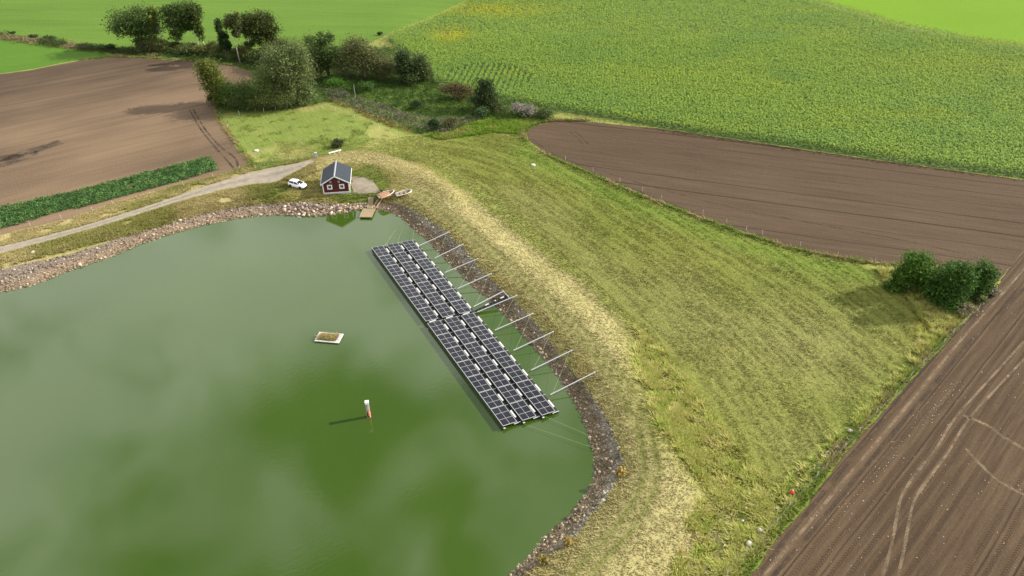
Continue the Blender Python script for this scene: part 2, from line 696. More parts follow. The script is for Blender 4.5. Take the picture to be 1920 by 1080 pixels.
P_SOIL_L = ext([(-330, 190), (0, 139), (60, 131), (150, 113), (215, 107), (300, 111), (385, 118), (440, 124), (476, 138), (472, 158), (430, 174),
                (397, 186), (402, 215), (422, 246), (450, 285), (470, 307), (440, 318), (415, 327), (330, 347), (200, 384), (130, 410), (0, 441), (-330, 520)])
P_SOIL_R = ext([(990, 262), (988, 250), (997, 239), (1015, 232), (1045, 228), (1100, 228), (1250, 243), (1500, 280), (1920, 338), (2500, 420),
                (2500, 700), (1920, 470), (1872, 527), (1850, 508), (1760, 500), (1660, 492), (1600, 484), (1500, 466), (1400, 436), (1300, 400), (1200, 362), (1080, 311), (1020, 284)])
P_SOIL_N = ext([(1873, 531), (1920, 467), (2500, 695), (2700, 1300), (1250, 1300), (1405, 1082), (1450, 1020), (1500, 962), (1600, 832), (1700, 722), (1800, 615)])
P_CROP = ext([(-330, 460), (0, 390), (130, 362), (270, 325), (395, 294), (412, 318), (300, 351), (200, 377), (100, 402), (0, 430), (-330, 512)])
P_LAWN_L = ext([(-330, 45), (0, 75), (100, 87), (190, 99), (212, 105), (150, 111), (60, 129), (0, 137), (-330, 187)])
P_FIELD_L = ext([(-700, -150), (-700, 0), (-330, 30), (0, 63), (100, 77), (200, 91), (280, 97), (400, 103), (480, 108), (560, 110), (640, 102), (715, 70), (735, 60),
                 (800, 34), (850, 12), (885, -6), (1000, -62), (1200, -120), (1250, -150)])
P_FIELD_R = ext([(1534, 0), (1620, 24), (1700, 47), (1800, 67), (1920, 84), (2400, 150), (2600, -150), (1100, -150), (1204, -118), (1350, -64)])
P_CORN = ext([(727, 74), (745, 64), (790, 49), (830, 30), (870, 12), (890, -2), (1005, -58), (1200, -115), (1350, -62), (1530, 4), (1620, 29), (1700, 52),
              (1800, 72), (1920, 89), (2400, 155), (2500, 414), (1920, 334), (1700, 306), (1500, 277), (1300, 249), (1130, 221), (1050, 209), (950, 190), (930, 182),
              (880, 166), (850, 158), (815, 154), (808, 132), (795, 116), (770, 103), (742, 90)])
P_MEADOW = ext([(800, 268), (930, 245), (985, 262), (1020, 290), (1080, 317), (1200, 368), (1300, 406), (1400, 442), (1500, 472), (1600, 492), (1640, 510), (1700, 560), (1730, 610),
                (1700, 680), (1630, 750), (1560, 820), (1480, 885), (1440, 905), (1380, 840), (1300, 745), (1220, 645), (1130, 540), (1040, 460), (930, 370), (850, 305)])
P_PAST = ext([(415, 222), (450, 214), (520, 203), (590, 196), (650, 212), (720, 240), (760, 262), (700, 275), (640, 283), (560, 300), (478, 322), (455, 285), (425, 243)])
P_MARSH = ext([(600, 150), (720, 110), (790, 120), (815, 155), (880, 168), (940, 190), (1040, 210), (1000, 222), (900, 225), (830, 250), (770, 252), (700, 225), (620, 190)])
P_ROUGH = ext([(1640, 505), (1700, 560), (1735, 615), (1700, 690), (1630, 765), (1560, 830), (1490, 895), (1440, 940), (1400, 1000), (1330, 1082), (1250, 1290), (1330, 1290),
               (1402, 1080), (1448, 1020), (1498, 962), (1598, 832), (1698, 722), (1798, 615), (1872, 537), (1850, 512)])
P_LUSH = ext([(1190, 610), (1245, 660), (1300, 735), (1350, 800), (1440, 905), (1450, 960), (1390, 985), (1330, 925), (1270, 850), (1225, 780), (1195, 700)])
P_GOLD = ext([(1180, 640), (1230, 660), (1190, 690), (1230, 790), (1320, 930), (1390, 1010), (1340, 1290), (850, 1290), (1000, 1090), (1120, 985), (1180, 880), (1170, 800)])
P_BOGGREEN = ext([(860, 235), (930, 222), (1010, 216), (1040, 222), (990, 240), (975, 252), (930, 248), (830, 262), (800, 255)])
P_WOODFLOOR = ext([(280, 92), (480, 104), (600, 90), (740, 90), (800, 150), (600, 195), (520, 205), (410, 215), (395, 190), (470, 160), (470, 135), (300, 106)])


def meadow_streak(P, d):
    a = math.radians(-58)
    al = P[:, 0] * math.cos(a) + P[:, 1] * math.sin(a)
    return fbm(d * 1.6 + .8 * fbm(P[:, 0], P[:, 1], .05, 2, 43), al * .16, 1.0, 3, 41)


def grass_colour(P, d=None):
    """surface colour of the turf itself: species and dryness, no light"""
    x, y = P[:, 0], P[:, 1]
    if d is None:
        d = np.full(len(x), 999.0)
        near = (x > -215) & (x < 80) & (y > -30) & (y < 200)
        d[near] = sdist(P[near], PONDC)
    nA = fbm(x, y, .09, 3, 1); nB = fbm(x, y, .35, 3, 5); nC = fbm(x, y, .04, 2, 8)
    jit = (nB - .5) * 3.0
    col = np.tile(np.array([.185, .200, .052]), (len(x), 1))

    def put(wt, c):
        nonlocal col
        wt = np.clip(wt, 0, 1)[:, None]
        col = col * (1 - wt) + np.asarray(c) * wt

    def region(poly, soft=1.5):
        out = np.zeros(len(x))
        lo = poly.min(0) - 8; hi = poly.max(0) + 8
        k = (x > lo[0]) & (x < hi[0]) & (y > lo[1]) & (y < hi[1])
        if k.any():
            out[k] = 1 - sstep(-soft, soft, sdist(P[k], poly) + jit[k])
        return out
    right = sstep(-30, -18, x)
    # left embankment and verge: golden grass
    lft = (1 - sstep(-52, -40, x)) * (1 - sstep(20, 26, d + jit))
    put(lft, (.285, .240, .105))
    put(lft * sstep(.46, .70, nA), (.185, .180, .054))
    # around the house
    hs = sstep(-62, -50, x) * (1 - sstep(-26, -18, x)) * sstep(128, 134, y) * (1 - sstep(25, 30, d + jit))
    put(hs, (.19, .17, .052))
    put(hs * sstep(.48, .62, nA), (.105, .130, .026))
    # dam on the right: olive inner side, straw crown and outer slope
    dm = right * (1 - sstep(15.5, 18.5, d + jit))
    put(dm, (.280, .250, .114))
    inn = right * (1 - sstep(3.8, 6.4, d + jit * .6))
    put(inn, (.262, .232, .098))
    put(inn * sstep(.5, .7, nB), (.26, .22, .085))
    put(dm * sstep(7, 9, d) * sstep(.46, .74, nA) * .6, (.310, .276, .132))
    # ridge behind the house, straw
    rd = seg_dist(P, RIDGE)
    put((1 - sstep(2.5, 5.5, rd + jit)) * sstep(-52, -44, x), (.285, .25, .112))
    # meadow
    me_ = region(P_MEADOW)
    put(me_, (.158, .172, .038))
    put(me_ * sstep(.42, .66, nC) * .6, (.132, .160, .030))
    put(me_ * sstep(.52, .72, fbm(x, y, .03, 2, 21)) * .6, (.200, .196, .068))
    dry2 = np.exp(-(((x - 48) / 16) ** 2 + ((y - 92) / 14) ** 2))
    put(me_ * dry2 * .65, (.235, .222, .085))
    edge = np.exp(-((seg_dist(P, P_SOIL_R[12:]) - 5) / 3.5) ** 2)
    put(me_ * edge * .7, (.13, .195, .030))
    st = meadow_streak(P, np.clip(d, -50, 200))
    k = (me_ + dm * .8) * sstep(.46, .36, st)
    put(k * .28, (.135, .155, .030))
    # lush tufts at the toe, golden end of the dam
    put(region(P_GOLD, 5.0) * .9, (.265, .236, .105))
    lu = region(P_LUSH, 4.5)
    put(lu, (.215, .232, .050))
    put(lu * sstep(.52, .66, nB), (.155, .180, .032))
    ro = region(P_ROUGH, 3)
    put(ro, (.188, .200, .048))
    put(ro * sstep(.5, .66, nB), (.25, .215, .082))
    ye = np.exp(-(((x - 74) / 7) ** 2 + ((y - 96) / 9) ** 2))
    put(ro * ye * .8, (.26, .215, .035))
    gs = np.exp(-(seg_dist(P, P_SOIL_N[5:]) / 2.0) ** 2)
    put(gs * .9, (.13, .200, .026))
    # wheel tracks along the crown
    for dd in (6.3, 8.0):
        put(right * np.exp(-((d - dd) / .42) ** 2) * .9 * (y < 150), (.115, .125, .028))
    # pasture
    pa = region(P_PAST)
    put(pa, (.142, .182, .040))
    put(pa * sstep(.46, .66, nA), (.235, .235, .075))
    put(pa * sstep(.6, .8, nB) * .3, (.10, .135, .02))
    put(region(P_BOGGREEN), (.115, .185, .018))
    put(region(P_BOGGREEN) * sstep(.55, .7, nB), (.19, .19, .05))
    put(region(P_MARSH), (.085, .125, .025))
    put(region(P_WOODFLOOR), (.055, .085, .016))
    return col


# ------------------------------------------------------------------ ground sheet
def grid_axis(parts):
    out = []
    for a, b, s in parts:
        out.append(np.arange(a, b, s))
    return np.unique(np.round(np.concatenate(out), 3))


gx = grid_axis([(-4000, -400, 300), (-400, -220, 12), (-220, -110, 3), (-110, 100, .9), (100, 240, 3), (240, 400, 12), (400, 4001, 300)])
gy = grid_axis([(-1500, -40, 200), (-40, 30, 5), (30, 190, .9), (190, 340, 3), (340, 600, 15), (600, 6001, 450)])
GX, GY = np.meshgrid(gx, gy)
PG = np.stack([GX.ravel(), GY.ravel()], 1)
dG = np.full(len(PG), 999.0)
nr = (PG[:, 0] > -215) & (PG[:, 0] < 80) & (PG[:, 1] > -30) & (PG[:, 1] < 200)
dG[nr] = sdist(PG[nr], PONDC)
zG = height(PG[:, 0], PG[:, 1], dG)
nxg, nyg = len(gx), len(gy)
ii = (np.arange(nyg - 1)[:, None] * nxg + np.arange(nxg - 1)[None, :]).ravel()
FG = np.stack([ii, ii + 1, ii + nxg + 1, ii + nxg], 1)
ground = npmesh('ground', np.c_[PG, zG - .05], FG, GRASS, col=grass_colour(PG, dG), smooth=True)
setp(ground, kind='structure')

# pond water
wat = MB()
n_ = len(SHORE)
Wp = resample(catmull([p for p in PONDC], 2, True), 2, True)
cen = Wp.mean(0)
Wo = Wp + (Wp - cen) / np.hypot(*(Wp - cen).T)[:, None] * 0
big = []
tg = np.roll(Wp, -1, 0) - np.roll(Wp, 1, 0)
tg /= np.hypot(*tg.T)[:, None]
nrm = np.stack([-tg[:, 1], tg[:, 0]], 1)
if sdist(Wp[:1] + nrm[:1], PONDC)[0] < 0:
    nrm = -nrm
Wo = Wp + nrm * 1.2
def sheet(name, poly, step, off, mat, kind='structure', jitter=.0, zfun=None, colf=None, smooth=True, bstep=None):
    B = resample(poly, bstep or step, True)
    if jitter:
        j1 = fbm(B[:, 0], B[:, 1], .5, 2, 77) - .5
        j2 = fbm(B[:, 0], B[:, 1], .5, 2, 78) - .5
        B = B + np.stack([j1, j2], 1) * 2 * jitter
    lo, hi = B.min(0), B.max(0)
    xs = np.arange(lo[0], hi[0], step); ys = np.arange(lo[1], hi[1], step)
    Gx, Gy = np.meshgrid(xs, ys)
    Q = np.stack([Gx.ravel(), Gy.ravel()], 1)
    Q = Q[inside(Q, B)]
    Q = Q[seg_dist(Q, B, True) > .45 * step] if len(Q) else Q
    V = np.vstack([B, Q])
    r = delaunay_2d_cdt([Vector(p) for p in V], [], [list(range(len(B)))], 1, 1e-5)
    V2 = np.array([(p[0], p[1]) for p in r[0]])
    F2 = np.array([f for f in r[2] if len(f) == 3])
    a = V2[F2]
    cr = (a[:, 1, 0] - a[:, 0, 0]) * (a[:, 2, 1] - a[:, 0, 1]) - (a[:, 1, 1] - a[:, 0, 1]) * (a[:, 2, 0] - a[:, 0, 0])
    F2[cr < 0] = F2[cr < 0][:, ::-1]
    z = height(V2[:, 0], V2[:, 1]) + off if zfun is None else zfun(V2)
    o = npmesh(name, np.c_[V2, z], F2, mat, col=None if colf is None else colf(V2), smooth=smooth)
    if kind:
        o['kind'] = kind
    return o


sheet('pond_water', Wo, 6, 0, WATER, zfun=lambda V: np.zeros(len(V)), bstep=2)

# field surfaces
def wdir(a, b):
    p, q = W(*a), W(*b)
    return math.atan2(q[1] - p[1], q[0] - p[0])


R_SR = wdir((1150, 290), (1800, 372))
R_SN = wdir((1450, 1020), (1800, 615))
R_SL = wdir((130, 362), (395, 294))
R_CORN = wdir((862, 150), (886, 108))
SOIL_L = M_soil('dry_harrowed_soil', (.072, .050, .034), (.255, .178, .110), R_SL, 17.0, .22, .5, .020, .45, False, .12)
SOIL_R = M_soil('drilled_soil', (.050, .033, .021), (.112, .078, .050), R_SR, 6.5, .7, 1.1, .02, .3)
SOIL_N = M_soil('rolled_soil', (.052, .034, .021), (.128, .088, .053), R_SN, 3.1, .95, 1.2, .03, .15, True)
sheet('plowed_field_west', P_SOIL_L, 6, .0, SOIL_L, jitter=.5, bstep=1.2)
sheet('plowed_field_east', P_SOIL_R, 6, .0, SOIL_R, jitter=.35, bstep=1.0)
sheet('plowed_field_near', P_SOIL_N, 5, .004, SOIL_N, jitter=.3, bstep=1.0)
FIELD_L = M_sward('striped_green_ley', (.068, .132, .017), (.108, .185, .026), wdir((0, 20), (500, 26)), .9, .06)
FIELD_R = M_sward('bright_green_cereal', (.105, .205, .008), (.132, .238, .010), wdir((1600, 10), (1900, 40)), .3)
LAWN_L = M_sward('even_green_sward', (.055, .130, .014), (.085, .170, .018), wdir((0, 110), (150, 95)), .3)
CORNSOIL = M_plain('weedy_maize_ground', (.085, .140, .024), .95, .35, .6)
sheet('green_field_north', P_FIELD_L, 5, .05, FIELD_L, jitter=.5, bstep=2)
sheet('green_field_east', P_FIELD_R, 14, .0, FIELD_R, jitter=.3, bstep=3)
sheet('green_field_west', P_LAWN_L, 8, .0, LAWN_L, jitter=.5, bstep=2)
sheet('maize_ground', P_CORN, 12, .004, CORNSOIL, jitter=.3, bstep=2)

# meadow, dam and pasture share the turf of the ground but are surfaces of their own
sheet('meadow', P_MEADOW, 1.3, -.01, GRASS, jitter=.4, colf=grass_colour, bstep=1.2)
sheet('pasture', P_PAST, 1.3, .0, GRASS, jitter=.4, colf=grass_colour, bstep=1.2)

# stony bank round the water
edge_px = [(-330, 552), (-150, 526), (0, 506), (160, 468), (240, 443), (330, 415), (400, 397), (470, 385), (530, 381), (620, 381), (690, 381), (740, 381), (775, 395), (800, 410), (830, 431), (870, 466),
           (905, 511), (945, 546), (985, 586), (1020, 626), (1050, 666), (1080, 704), (1110, 741), (1140, 790), (1160, 832), (1167, 868), (1158, 902), (1135, 937),
           (1110, 966), (1085, 1000), (1050, 1026), (1005, 1064), (950, 1120), (890, 1180)]
EDGE = np.array([W(*p)[:2] for p in edge_px])
EDGE = catmull(EDGE, 4)
bn = []
for p in reversed(shore_px):
    bn.append(cast(*p))
inn_sh = np.array([cast(-330, 612), cast(-150, 583)] + [cast(*p) for p in shore_px])
tgs = np.gradient(inn_sh, axis=0)
tgs /= np.hypot(*tgs.T)[:, None]
ns = np.stack([tgs[:, 1], -tgs[:, 0]], 1)          # towards the water
if sdist(inn_sh[10:11] + ns[10:11] * 2, PONDC)[0] > 0:
    ns = -ns
BANKP = np.vstack([EDGE, (inn_sh + ns * 1.6)[::-1]])


def bank_colour(P):
    d = sdist(P, PONDC)
    x, y = P[:, 0], P[:, 1]
    n = fbm(x, y, .5, 3, 31)
    left = (1 - sstep(-32, -22, x))[:, None]
    low = np.where(left > .5, np.array([.200, .146, .098]), np.array([.128, .096, .055]))
    top = np.where(left > .5, np.array([.170, .135, .105]), np.array([.172, .150, .112]))
    t_ = sstep(1.3, 2.6, d + (n - .5) * 1.5)[:, None]
    c = low * (1 - t_) + top * t_
    wet = np.exp(-((d - .1) / .35) ** 2)[:, None]
    c = c * (1 - wet) + wet * np.array([.22, .17, .11]) * .75
    return c * (.7 + .6 * n[:, None])


def M_bank():
    m, t, b = newmat('bank_gravel')
    a = t.add('ShaderNodeVertexColor', layer_name='Col')
    o = t.obj()
    vo = t.add('ShaderNodeTexVoronoi'); vo.inputs['Scale'].default_value = 4.5
    t.link(o, vo.inputs['Vector'])
    sp = t.add('ShaderNodeSeparateColor'); t.link(vo.outputs['Color'], sp.inputs[0])
    t.inp(b.inputs['Base Color'], t.mix(1.0, a.outputs[0], t.rng(sp.outputs[0], 0, 1, .55, 1.35), 'MULTIPLY'))
    b.inputs['Roughness'].default_value = .9
    bp = t.add('ShaderNodeBump'); bp.invert = True
    bp.inputs['Strength'].default_value = .9
    bp.inputs['Distance'].default_value = .1
    t.link(vo.outputs['Distance'], bp.inputs['Height'])
    t.link(bp.outputs[0], b.inputs['Normal'])
    return m


sheet('gravel_bank', BANKP, .8, .03, M_bank(), jitter=.35, colf=bank_colour, bstep=.6)


# gravel road and yard
def strip(name, A, B, n, off, mat, colf=None, kind='structure', smooth=True):
    A = np.asarray(A); B = np.asarray(B)
    rows = []
    for k in range(n + 1):
        f = k / n
        rows.append(A * (1 - f) + B * f)
    V = np.stack(rows, 1).reshape(-1, 2)
    m = len(A)
    ii = (np.arange(m - 1)[:, None] * (n + 1) + np.arange(n)[None, :]).ravel()
    F = np.stack([ii, ii + 1, ii + n + 2, ii + n + 1], 1)
    a = V[F[:, :3]]
    cr = (a[:, 1, 0] - a[:, 0, 0]) * (a[:, 2, 1] - a[:, 0, 1]) - (a[:, 1, 1] - a[:, 0, 1]) * (a[:, 2, 0] - a[:, 0, 0])
    if np.median(cr) < 0:
        F = F[:, ::-1]
    t_ = np.tile(np.linspace(0, 1, n + 1), m)
    o = npmesh(name, np.c_[V, height(V[:, 0], V[:, 1]) + off], F, mat, col=None if colf is None else colf(V, t_), smooth=smooth)
    if kind:
        o['kind'] = kind
    return o


def M_road():
    m, t, b = newmat('road_gravel')
    a = t.add('ShaderNodeVertexColor', layer_name='Col')
    o = t.obj()
    n1 = t.noise(.9, 5, .65, o); n2 = t.noise(5, 4, .7, o)
    f = t.rng(t.math('ADD', n1, t.math('MULTIPLY', n2, .6)), .55, 1.05, .72, 1.22)
    t.inp(b.inputs['Base Color'], t.mix(1.0, a.outputs[0], f, 'MULTIPLY'))
    b.inputs['Roughness'].default_value = .95
    bp = t.add('ShaderNodeBump'); bp.inputs['Strength'].default_value = .4; bp.inputs['Distance'].default_value = .08
    t.link(n2, bp.inputs['Height']); t.link(bp.outputs[0], b.inputs['Normal'])
    return m


ROADM = M_road()


def road_col(V, t_):
    n = fbm(V[:, 0], V[:, 1], .4, 3, 51)
    c = np.tile(np.array([.265, .225, .175]), (len(V), 1))
    mid = np.exp(-((t_ - .5) / .11) ** 2) * sstep(.3, .55, n)
    c = c * (1 - mid[:, None] * .6) + np.array([.12, .115, .075]) * mid[:, None] * .6
    edge = (sstep(.36, .5, np.abs(t_ - .5)) * .7)[:, None]
    return c * (1 - edge) + np.array([.22, .185, .085]) * edge


ra = WP([(-330, 535), (-150, 497), (0, 462), (100, 438), (200, 410), (300, 378), (400, 344), (470, 323), (520, 312), (560, 305), (585, 299)])
rb = WP([(-330, 552), (-150, 512), (0, 476), (100, 450), (200, 421), (300, 390), (400, 361), (470, 347), (520, 341), (556, 322), (590, 303)])
strip('gravel_road', catmull(ra, 6), catmull(rb, 6), 10, .025, ROADM, road_col)
yard = WP([(660, 332), (685, 336), (702, 343), (712, 354), (716, 360), (690, 361), (672, 363), (660, 360)])
sheet('gravel_yard', catmull(yard, 3, True), .9, .02, ROADM, jitter=1.0, colf=lambda V: np.tile(np.array([.225, .190, .140]), (len(V), 1)) * (.75 + .5 * fbm(V[:, 0], V[:, 1], .6, 2, 9))[:, None], bstep=.5)

# wheel tracks on the soil, pressed pale and smooth
def M_track(name, col, thr):
    m = M_plain(name, col, .95, .3, 1.0)
    t = NT(m.node_tree)
    tr = t.add('ShaderNodeBsdfTransparent')
    mx = t.add('ShaderNodeMixShader')
    o = t.obj()
    f = t.math('ADD', t.noise(.35, 3, .6, o), t.math('MULTIPLY', t.noise(3.2, 4, .7, o), .8))
    t.inp(mx.inputs[0], t.rng(f, thr - .12, thr + .3, 0, .9))
    t.link(tr.outputs[0], mx.inputs[1])
    t.link(m.node_tree.nodes['Principled BSDF'].outputs[0], mx.inputs[2])
    t.link(mx.outputs[0], m.node_tree.nodes['Material Output'].inputs[0])
    return m


TRACKM = M_track('packed_pale_soil', (.150, .104, .062), .68)
TRACKD = M_track('pressed_dark_soil', (.038, .027, .019), .88)


def track(px, wd, mat, off=.012, name='wheel_track'):
    c_ = catmull(WP(px), 6)
    tt = np.gradient(c_, axis=0); tt /= np.hypot(*tt.T)[:, None]
    nn = np.stack([-tt[:, 1], tt[:, 0]], 1)
    ww = wd * (.75 + .6 * fbm(c_[:, 0], c_[:, 1], .7, 2, 5))[:, None]
    return strip(name, c_ - nn * ww / 2, c_ + nn * ww / 2, 2, off, mat)


for L, wd, mt in [
        ([(1655, 1080), (1672, 1020), (1683, 960), (1693, 925), (1720, 885), (1757, 838), (1790, 785), (1840, 728), (1920, 640)], .34, TRACKM),
        ([(1684, 1080), (1695, 1030), (1705, 975), (1716, 935), (1745, 893), (1780, 845), (1813, 790), (1862, 735), (1925, 668)], .34, TRACKM),
        ([(1805, 778), (1850, 797), (1880, 818), (1925, 845)], .5, TRACKM),
        ([(1810, 840), (1830, 862), (1870, 900), (1925, 930)], .45, TRACKM),
        ([(1432, 1080), (1500, 1000), (1600, 880), (1700, 762), (1800, 640), (1880, 550), (1925, 500)], .38, TRACKM),
        ([(1420, 1080), (1490, 990), (1580, 880), (1680, 755), (1780, 637), (1870, 545)], .55, TRACKD),
        ([(1450, 1080), (1520, 1000), (1610, 890), (1720, 760), (1830, 630), (1920, 540)], .55, TRACKD),
        ([(1020, 284), (1060, 303), (1100, 322), (1180, 352), (1300, 398)], .6, TRACKD),
        ([(1068, 246), (1082, 258), (1095, 272)], .45, TRACKD), ([(1077, 246), (1090, 256), (1103, 270)], .45, TRACKD),
        ([(1000, 262), (1040, 290), (1120, 318), (1230, 352), (1400, 395), (1700, 452), (1900, 500)], .35, TRACKD),
        ([(355, 205), (375, 240), (400, 272), (425, 300), (440, 318)], .5, TRACKD), ([(362, 204), (383, 240), (410, 272), (440, 296), (447, 314)], .5, TRACKD),
        ([(-20, 304), (0, 299), (40, 288), (80, 277), (115, 266)], 3.4, TRACKD), ([(-20, 300), (30, 294), (70, 285)], 3.6, TRACKD), ([(-20, 315), (20, 305), (60, 292)], 2.4, TRACKD)]:
    track(L, wd, mt)


# ------------------------------------------------------------------ scattered vegetation
def scatter(poly, n, seed=1):
    r = np.random.default_rng(seed)
    lo, hi = poly.min(0), poly.max(0)
    out = np.zeros((0, 2))
    while len(out) < n:
        q = lo + r.random((n, 2)) * (hi - lo)
        out = np.vstack([out, q[inside(q, poly)]])
    return out[:n]


def blades(name, P, hgt, col, nb=3, wid=.09, spread=.18, lean=(-.25, -.05), rnd=.35, mat=None, z=None, seed=2, radial=0.0, minlean=.75):
    """tufts of narrow leaves, several blades each"""
    r = np.random.default_rng(seed)
    N = len(P)
    z = height(P[:, 0], P[:, 1]) if z is None else z
    base = np.repeat(np.c_[P, z - .05], nb, 0)
    hg = np.repeat(hgt, nb) * (.6 + .7 * r.random(N * nb))
    off_ = r.normal(0, 1, (N * nb, 2))
    base[:, :2] += off_ * spread
    lx = (lean[0] + r.normal(0, rnd * 1.6, N * nb)); ly = (lean[1] + r.normal(0, rnd * 1.6, N * nb))
    lx += radial * off_[:, 0]; ly += radial * off_[:, 1]
    ll = np.hypot(lx, ly) + 1e-6
    k_ = np.maximum(ll, minlean) / ll                       # every blade bows over, none stands like a post
    lx *= k_; ly *= k_; ll = np.maximum(ll, minlean)
    sd = np.stack([-ly / ll, lx / ll, np.zeros(N * nb)], 1) * (wid * (.7 + .6 * r.random(N * nb)))[:, None]
    tip = base.copy()
    tip[:, 2] += hg
    tip[:, 0] += lx * hg
    tip[:, 1] += ly * hg
    V = np.stack([base + sd, base - sd, tip], 1).reshape(-1, 3)
    F = np.arange(len(V)).reshape(-1, 3)
    cc = np.repeat(col, nb, 0) * (1.06 + .26 * r.random(N * nb))[:, None]
    o = npmesh(name, V, F, mat or BLADE, col=np.repeat(cc, 3, 0))
    return o


def stuff(o, label, cat):
    return setp(o, label, cat, None, 'stuff')


def bare(P):
    """points that lie on soil, road, stones or water"""
    k = np.zeros(len(P), bool)
    for q in (P_SOIL_L, P_SOIL_R, P_SOIL_N):
        k |= sdist(P, q) < .35
    k |= inside(P, np.vstack([catmull(ra, 4), catmull(rb, 4)[::-1]]))
    k |= inside(P, yard)
    k |= inside(P, BANKP)
    return k


HOUSE = W(632, 363)
HROT = math.radians(8.5)


def off_house(P):
    c_, s_ = math.cos(-HROT), math.sin(-HROT)
    q = P - HOUSE[:2]
    u_ = q[:, 0] * c_ - q[:, 1] * s_; v_ = q[:, 0] * s_ + q[:, 1] * c_
    return ~((np.abs(u_) < 3.1) & (v_ > -.3) & (v_ < 7.6))


# dam grass
GAPP = WP([(640, 283), (760, 255), (830, 250), (990, 238), (1025, 292), (930, 372), (800, 300)])
big = np.array([[-60, 35], [48, 35], [48, 190], [-60, 190]], float)
Pd = scatter(big, 190000, 11)
dd = sdist(Pd, PONDC)
k = (dd > 1.8) & ((dd < 29 + 8 * (Pd[:, 0] < -15)) | inside(Pd, GAPP)) & ~inside(Pd, P_MEADOW) & ~bare(Pd) & off_house(Pd)
Pd = Pd[k]; dd = dd[k]
cg = grass_colour(Pd, dd) * 1.08
hh = .11 + .14 * fbm(Pd[:, 0], Pd[:, 1], .5, 2, 61) + .12 * (dd < 5.5)
hh *= 1 - .7 * np.clip(np.exp(-((dd - 6.3) / .45) ** 2) + np.exp(-((dd - 8.0) / .45) ** 2), 0, 1)
stuff(blades('dam_grass', Pd, hh, cg, 3, .085, .14, (-.5, -.2), .4), 'dry straw coloured grass covering the curved dam beside the pond', 'grass')
# left bank and verges
bigl = np.vstack([WP([(-60, 425), (0, 425), (120, 405), (300, 355), (470, 306), (560, 298), (600, 320), (540, 350), (520, 400), (300, 430), (0, 505), (-60, 520)])])
Pl = scatter(bigl, 52000, 12)
Pl = Pl[~bare(Pl) & off_house(Pl)]
kk = fbm(Pl[:, 0], Pl[:, 1], .3, 2, 3) > .3
Pl = Pl[kk]
stuff(blades('verge_grass', Pl, .14 + .3 * fbm(Pl[:, 0], Pl[:, 1], .4, 2, 4), grass_colour(Pl) * 1.05, 3, .1, .16, (-.4, -.1), .4),
      'golden rough grass on both verges of the gravel road', 'grass')
# meadow stubble
Pm = scatter(P_MEADOW, 95000, 13)
dm_ = sdist(Pm, PONDC)
st = meadow_streak(Pm, dm_)
hm = .09 + .10 * sstep(.3, .7, st) * (.5 + fbm(Pm[:, 0], Pm[:, 1], 1.2, 2, 6))
stuff(blades('meadow_grass', Pm, hm, grass_colour(Pm, dm_) * 1.05, 3, .075, .16, (-.45, -.25), .45), 'mown green and straw streaked grass of the meadow below the dam', 'grass')
# pasture
KEEP = WP([(1484, 927), (1594, 809), (1404, 1021), (1392, 978), (1425, 996)])
SROW = WP([(1590, 818), (1545, 856), (1500, 905), (1450, 960)])


def clear_of(P):
    k = ~bare(P) & (sdist(P, P_SOIL_N) > 1.0) & (seg_dist(P, SROW) > .55)
    for q in KEEP:
        k &= np.hypot(*(P - q).T) > 1.0
    return k


Pf = np.vstack([scatter(P_ROUGH, 7000, 25), scatter(P_LUSH, 4000, 26)])
Pf = Pf[~bare(Pf) & (seg_dist(Pf, SROW) > .3)]
stuff(blades('border_grass', Pf, .15 + .2 * RNG.random(len(Pf)), grass_colour(Pf), 3, .09, .15, (-.4, -.15), .5), 'short mixed grass filling the gaps between the tussocks', 'grass')
Pp = scatter(P_PAST, 22000, 14)
hp = .06 + .16 * sstep(.5, .8, fbm(Pp[:, 0], Pp[:, 1], .5, 3, 7))
stuff(blades('pasture_grass', Pp, hp, grass_colour(Pp) * 1.05, 2, .13, .15, (-.3, -.1), .5), 'grazed green grass with pale seeding patches behind the red house', 'grass')
# rough border along the near field, lush toe
P_TUS = WP([(1290, 930), (1340, 930), (1400, 985), (1450, 960), (1400, 1080), (1330, 1250), (1180, 1250), (1270, 1060)])
Pr = np.vstack([scatter(P_ROUGH, 3600, 15), scatter(P_LUSH, 1900, 16), scatter(P_TUS, 600, 18)])
Pr = Pr[clear_of(Pr)]
Pr = Pr[fbm(Pr[:, 0], Pr[:, 1], .9, 2, 93) > .40]
tf = fbm(Pr[:, 0], Pr[:, 1], .4, 2, 9)
ch_ = RNG.random(len(Pr))
ct_ = np.array([.36, .36, .10]) * (.75 + .5 * ch_)[:, None]
ct_ = np.where((ch_ > .8)[:, None], np.array([.46, .40, .18]), ct_)
ct_ = np.where((ch_ < .22)[:, None], np.array([.27, .34, .06]), ct_)
stuff(blades('rough_grass', Pr, .28 + .52 * tf, ct_, 26, .085, .21, (-.22, -.05), .15, radial=.62, minlean=.6),
      'rough tussocky grass between the meadow and the near field fence', 'grass')
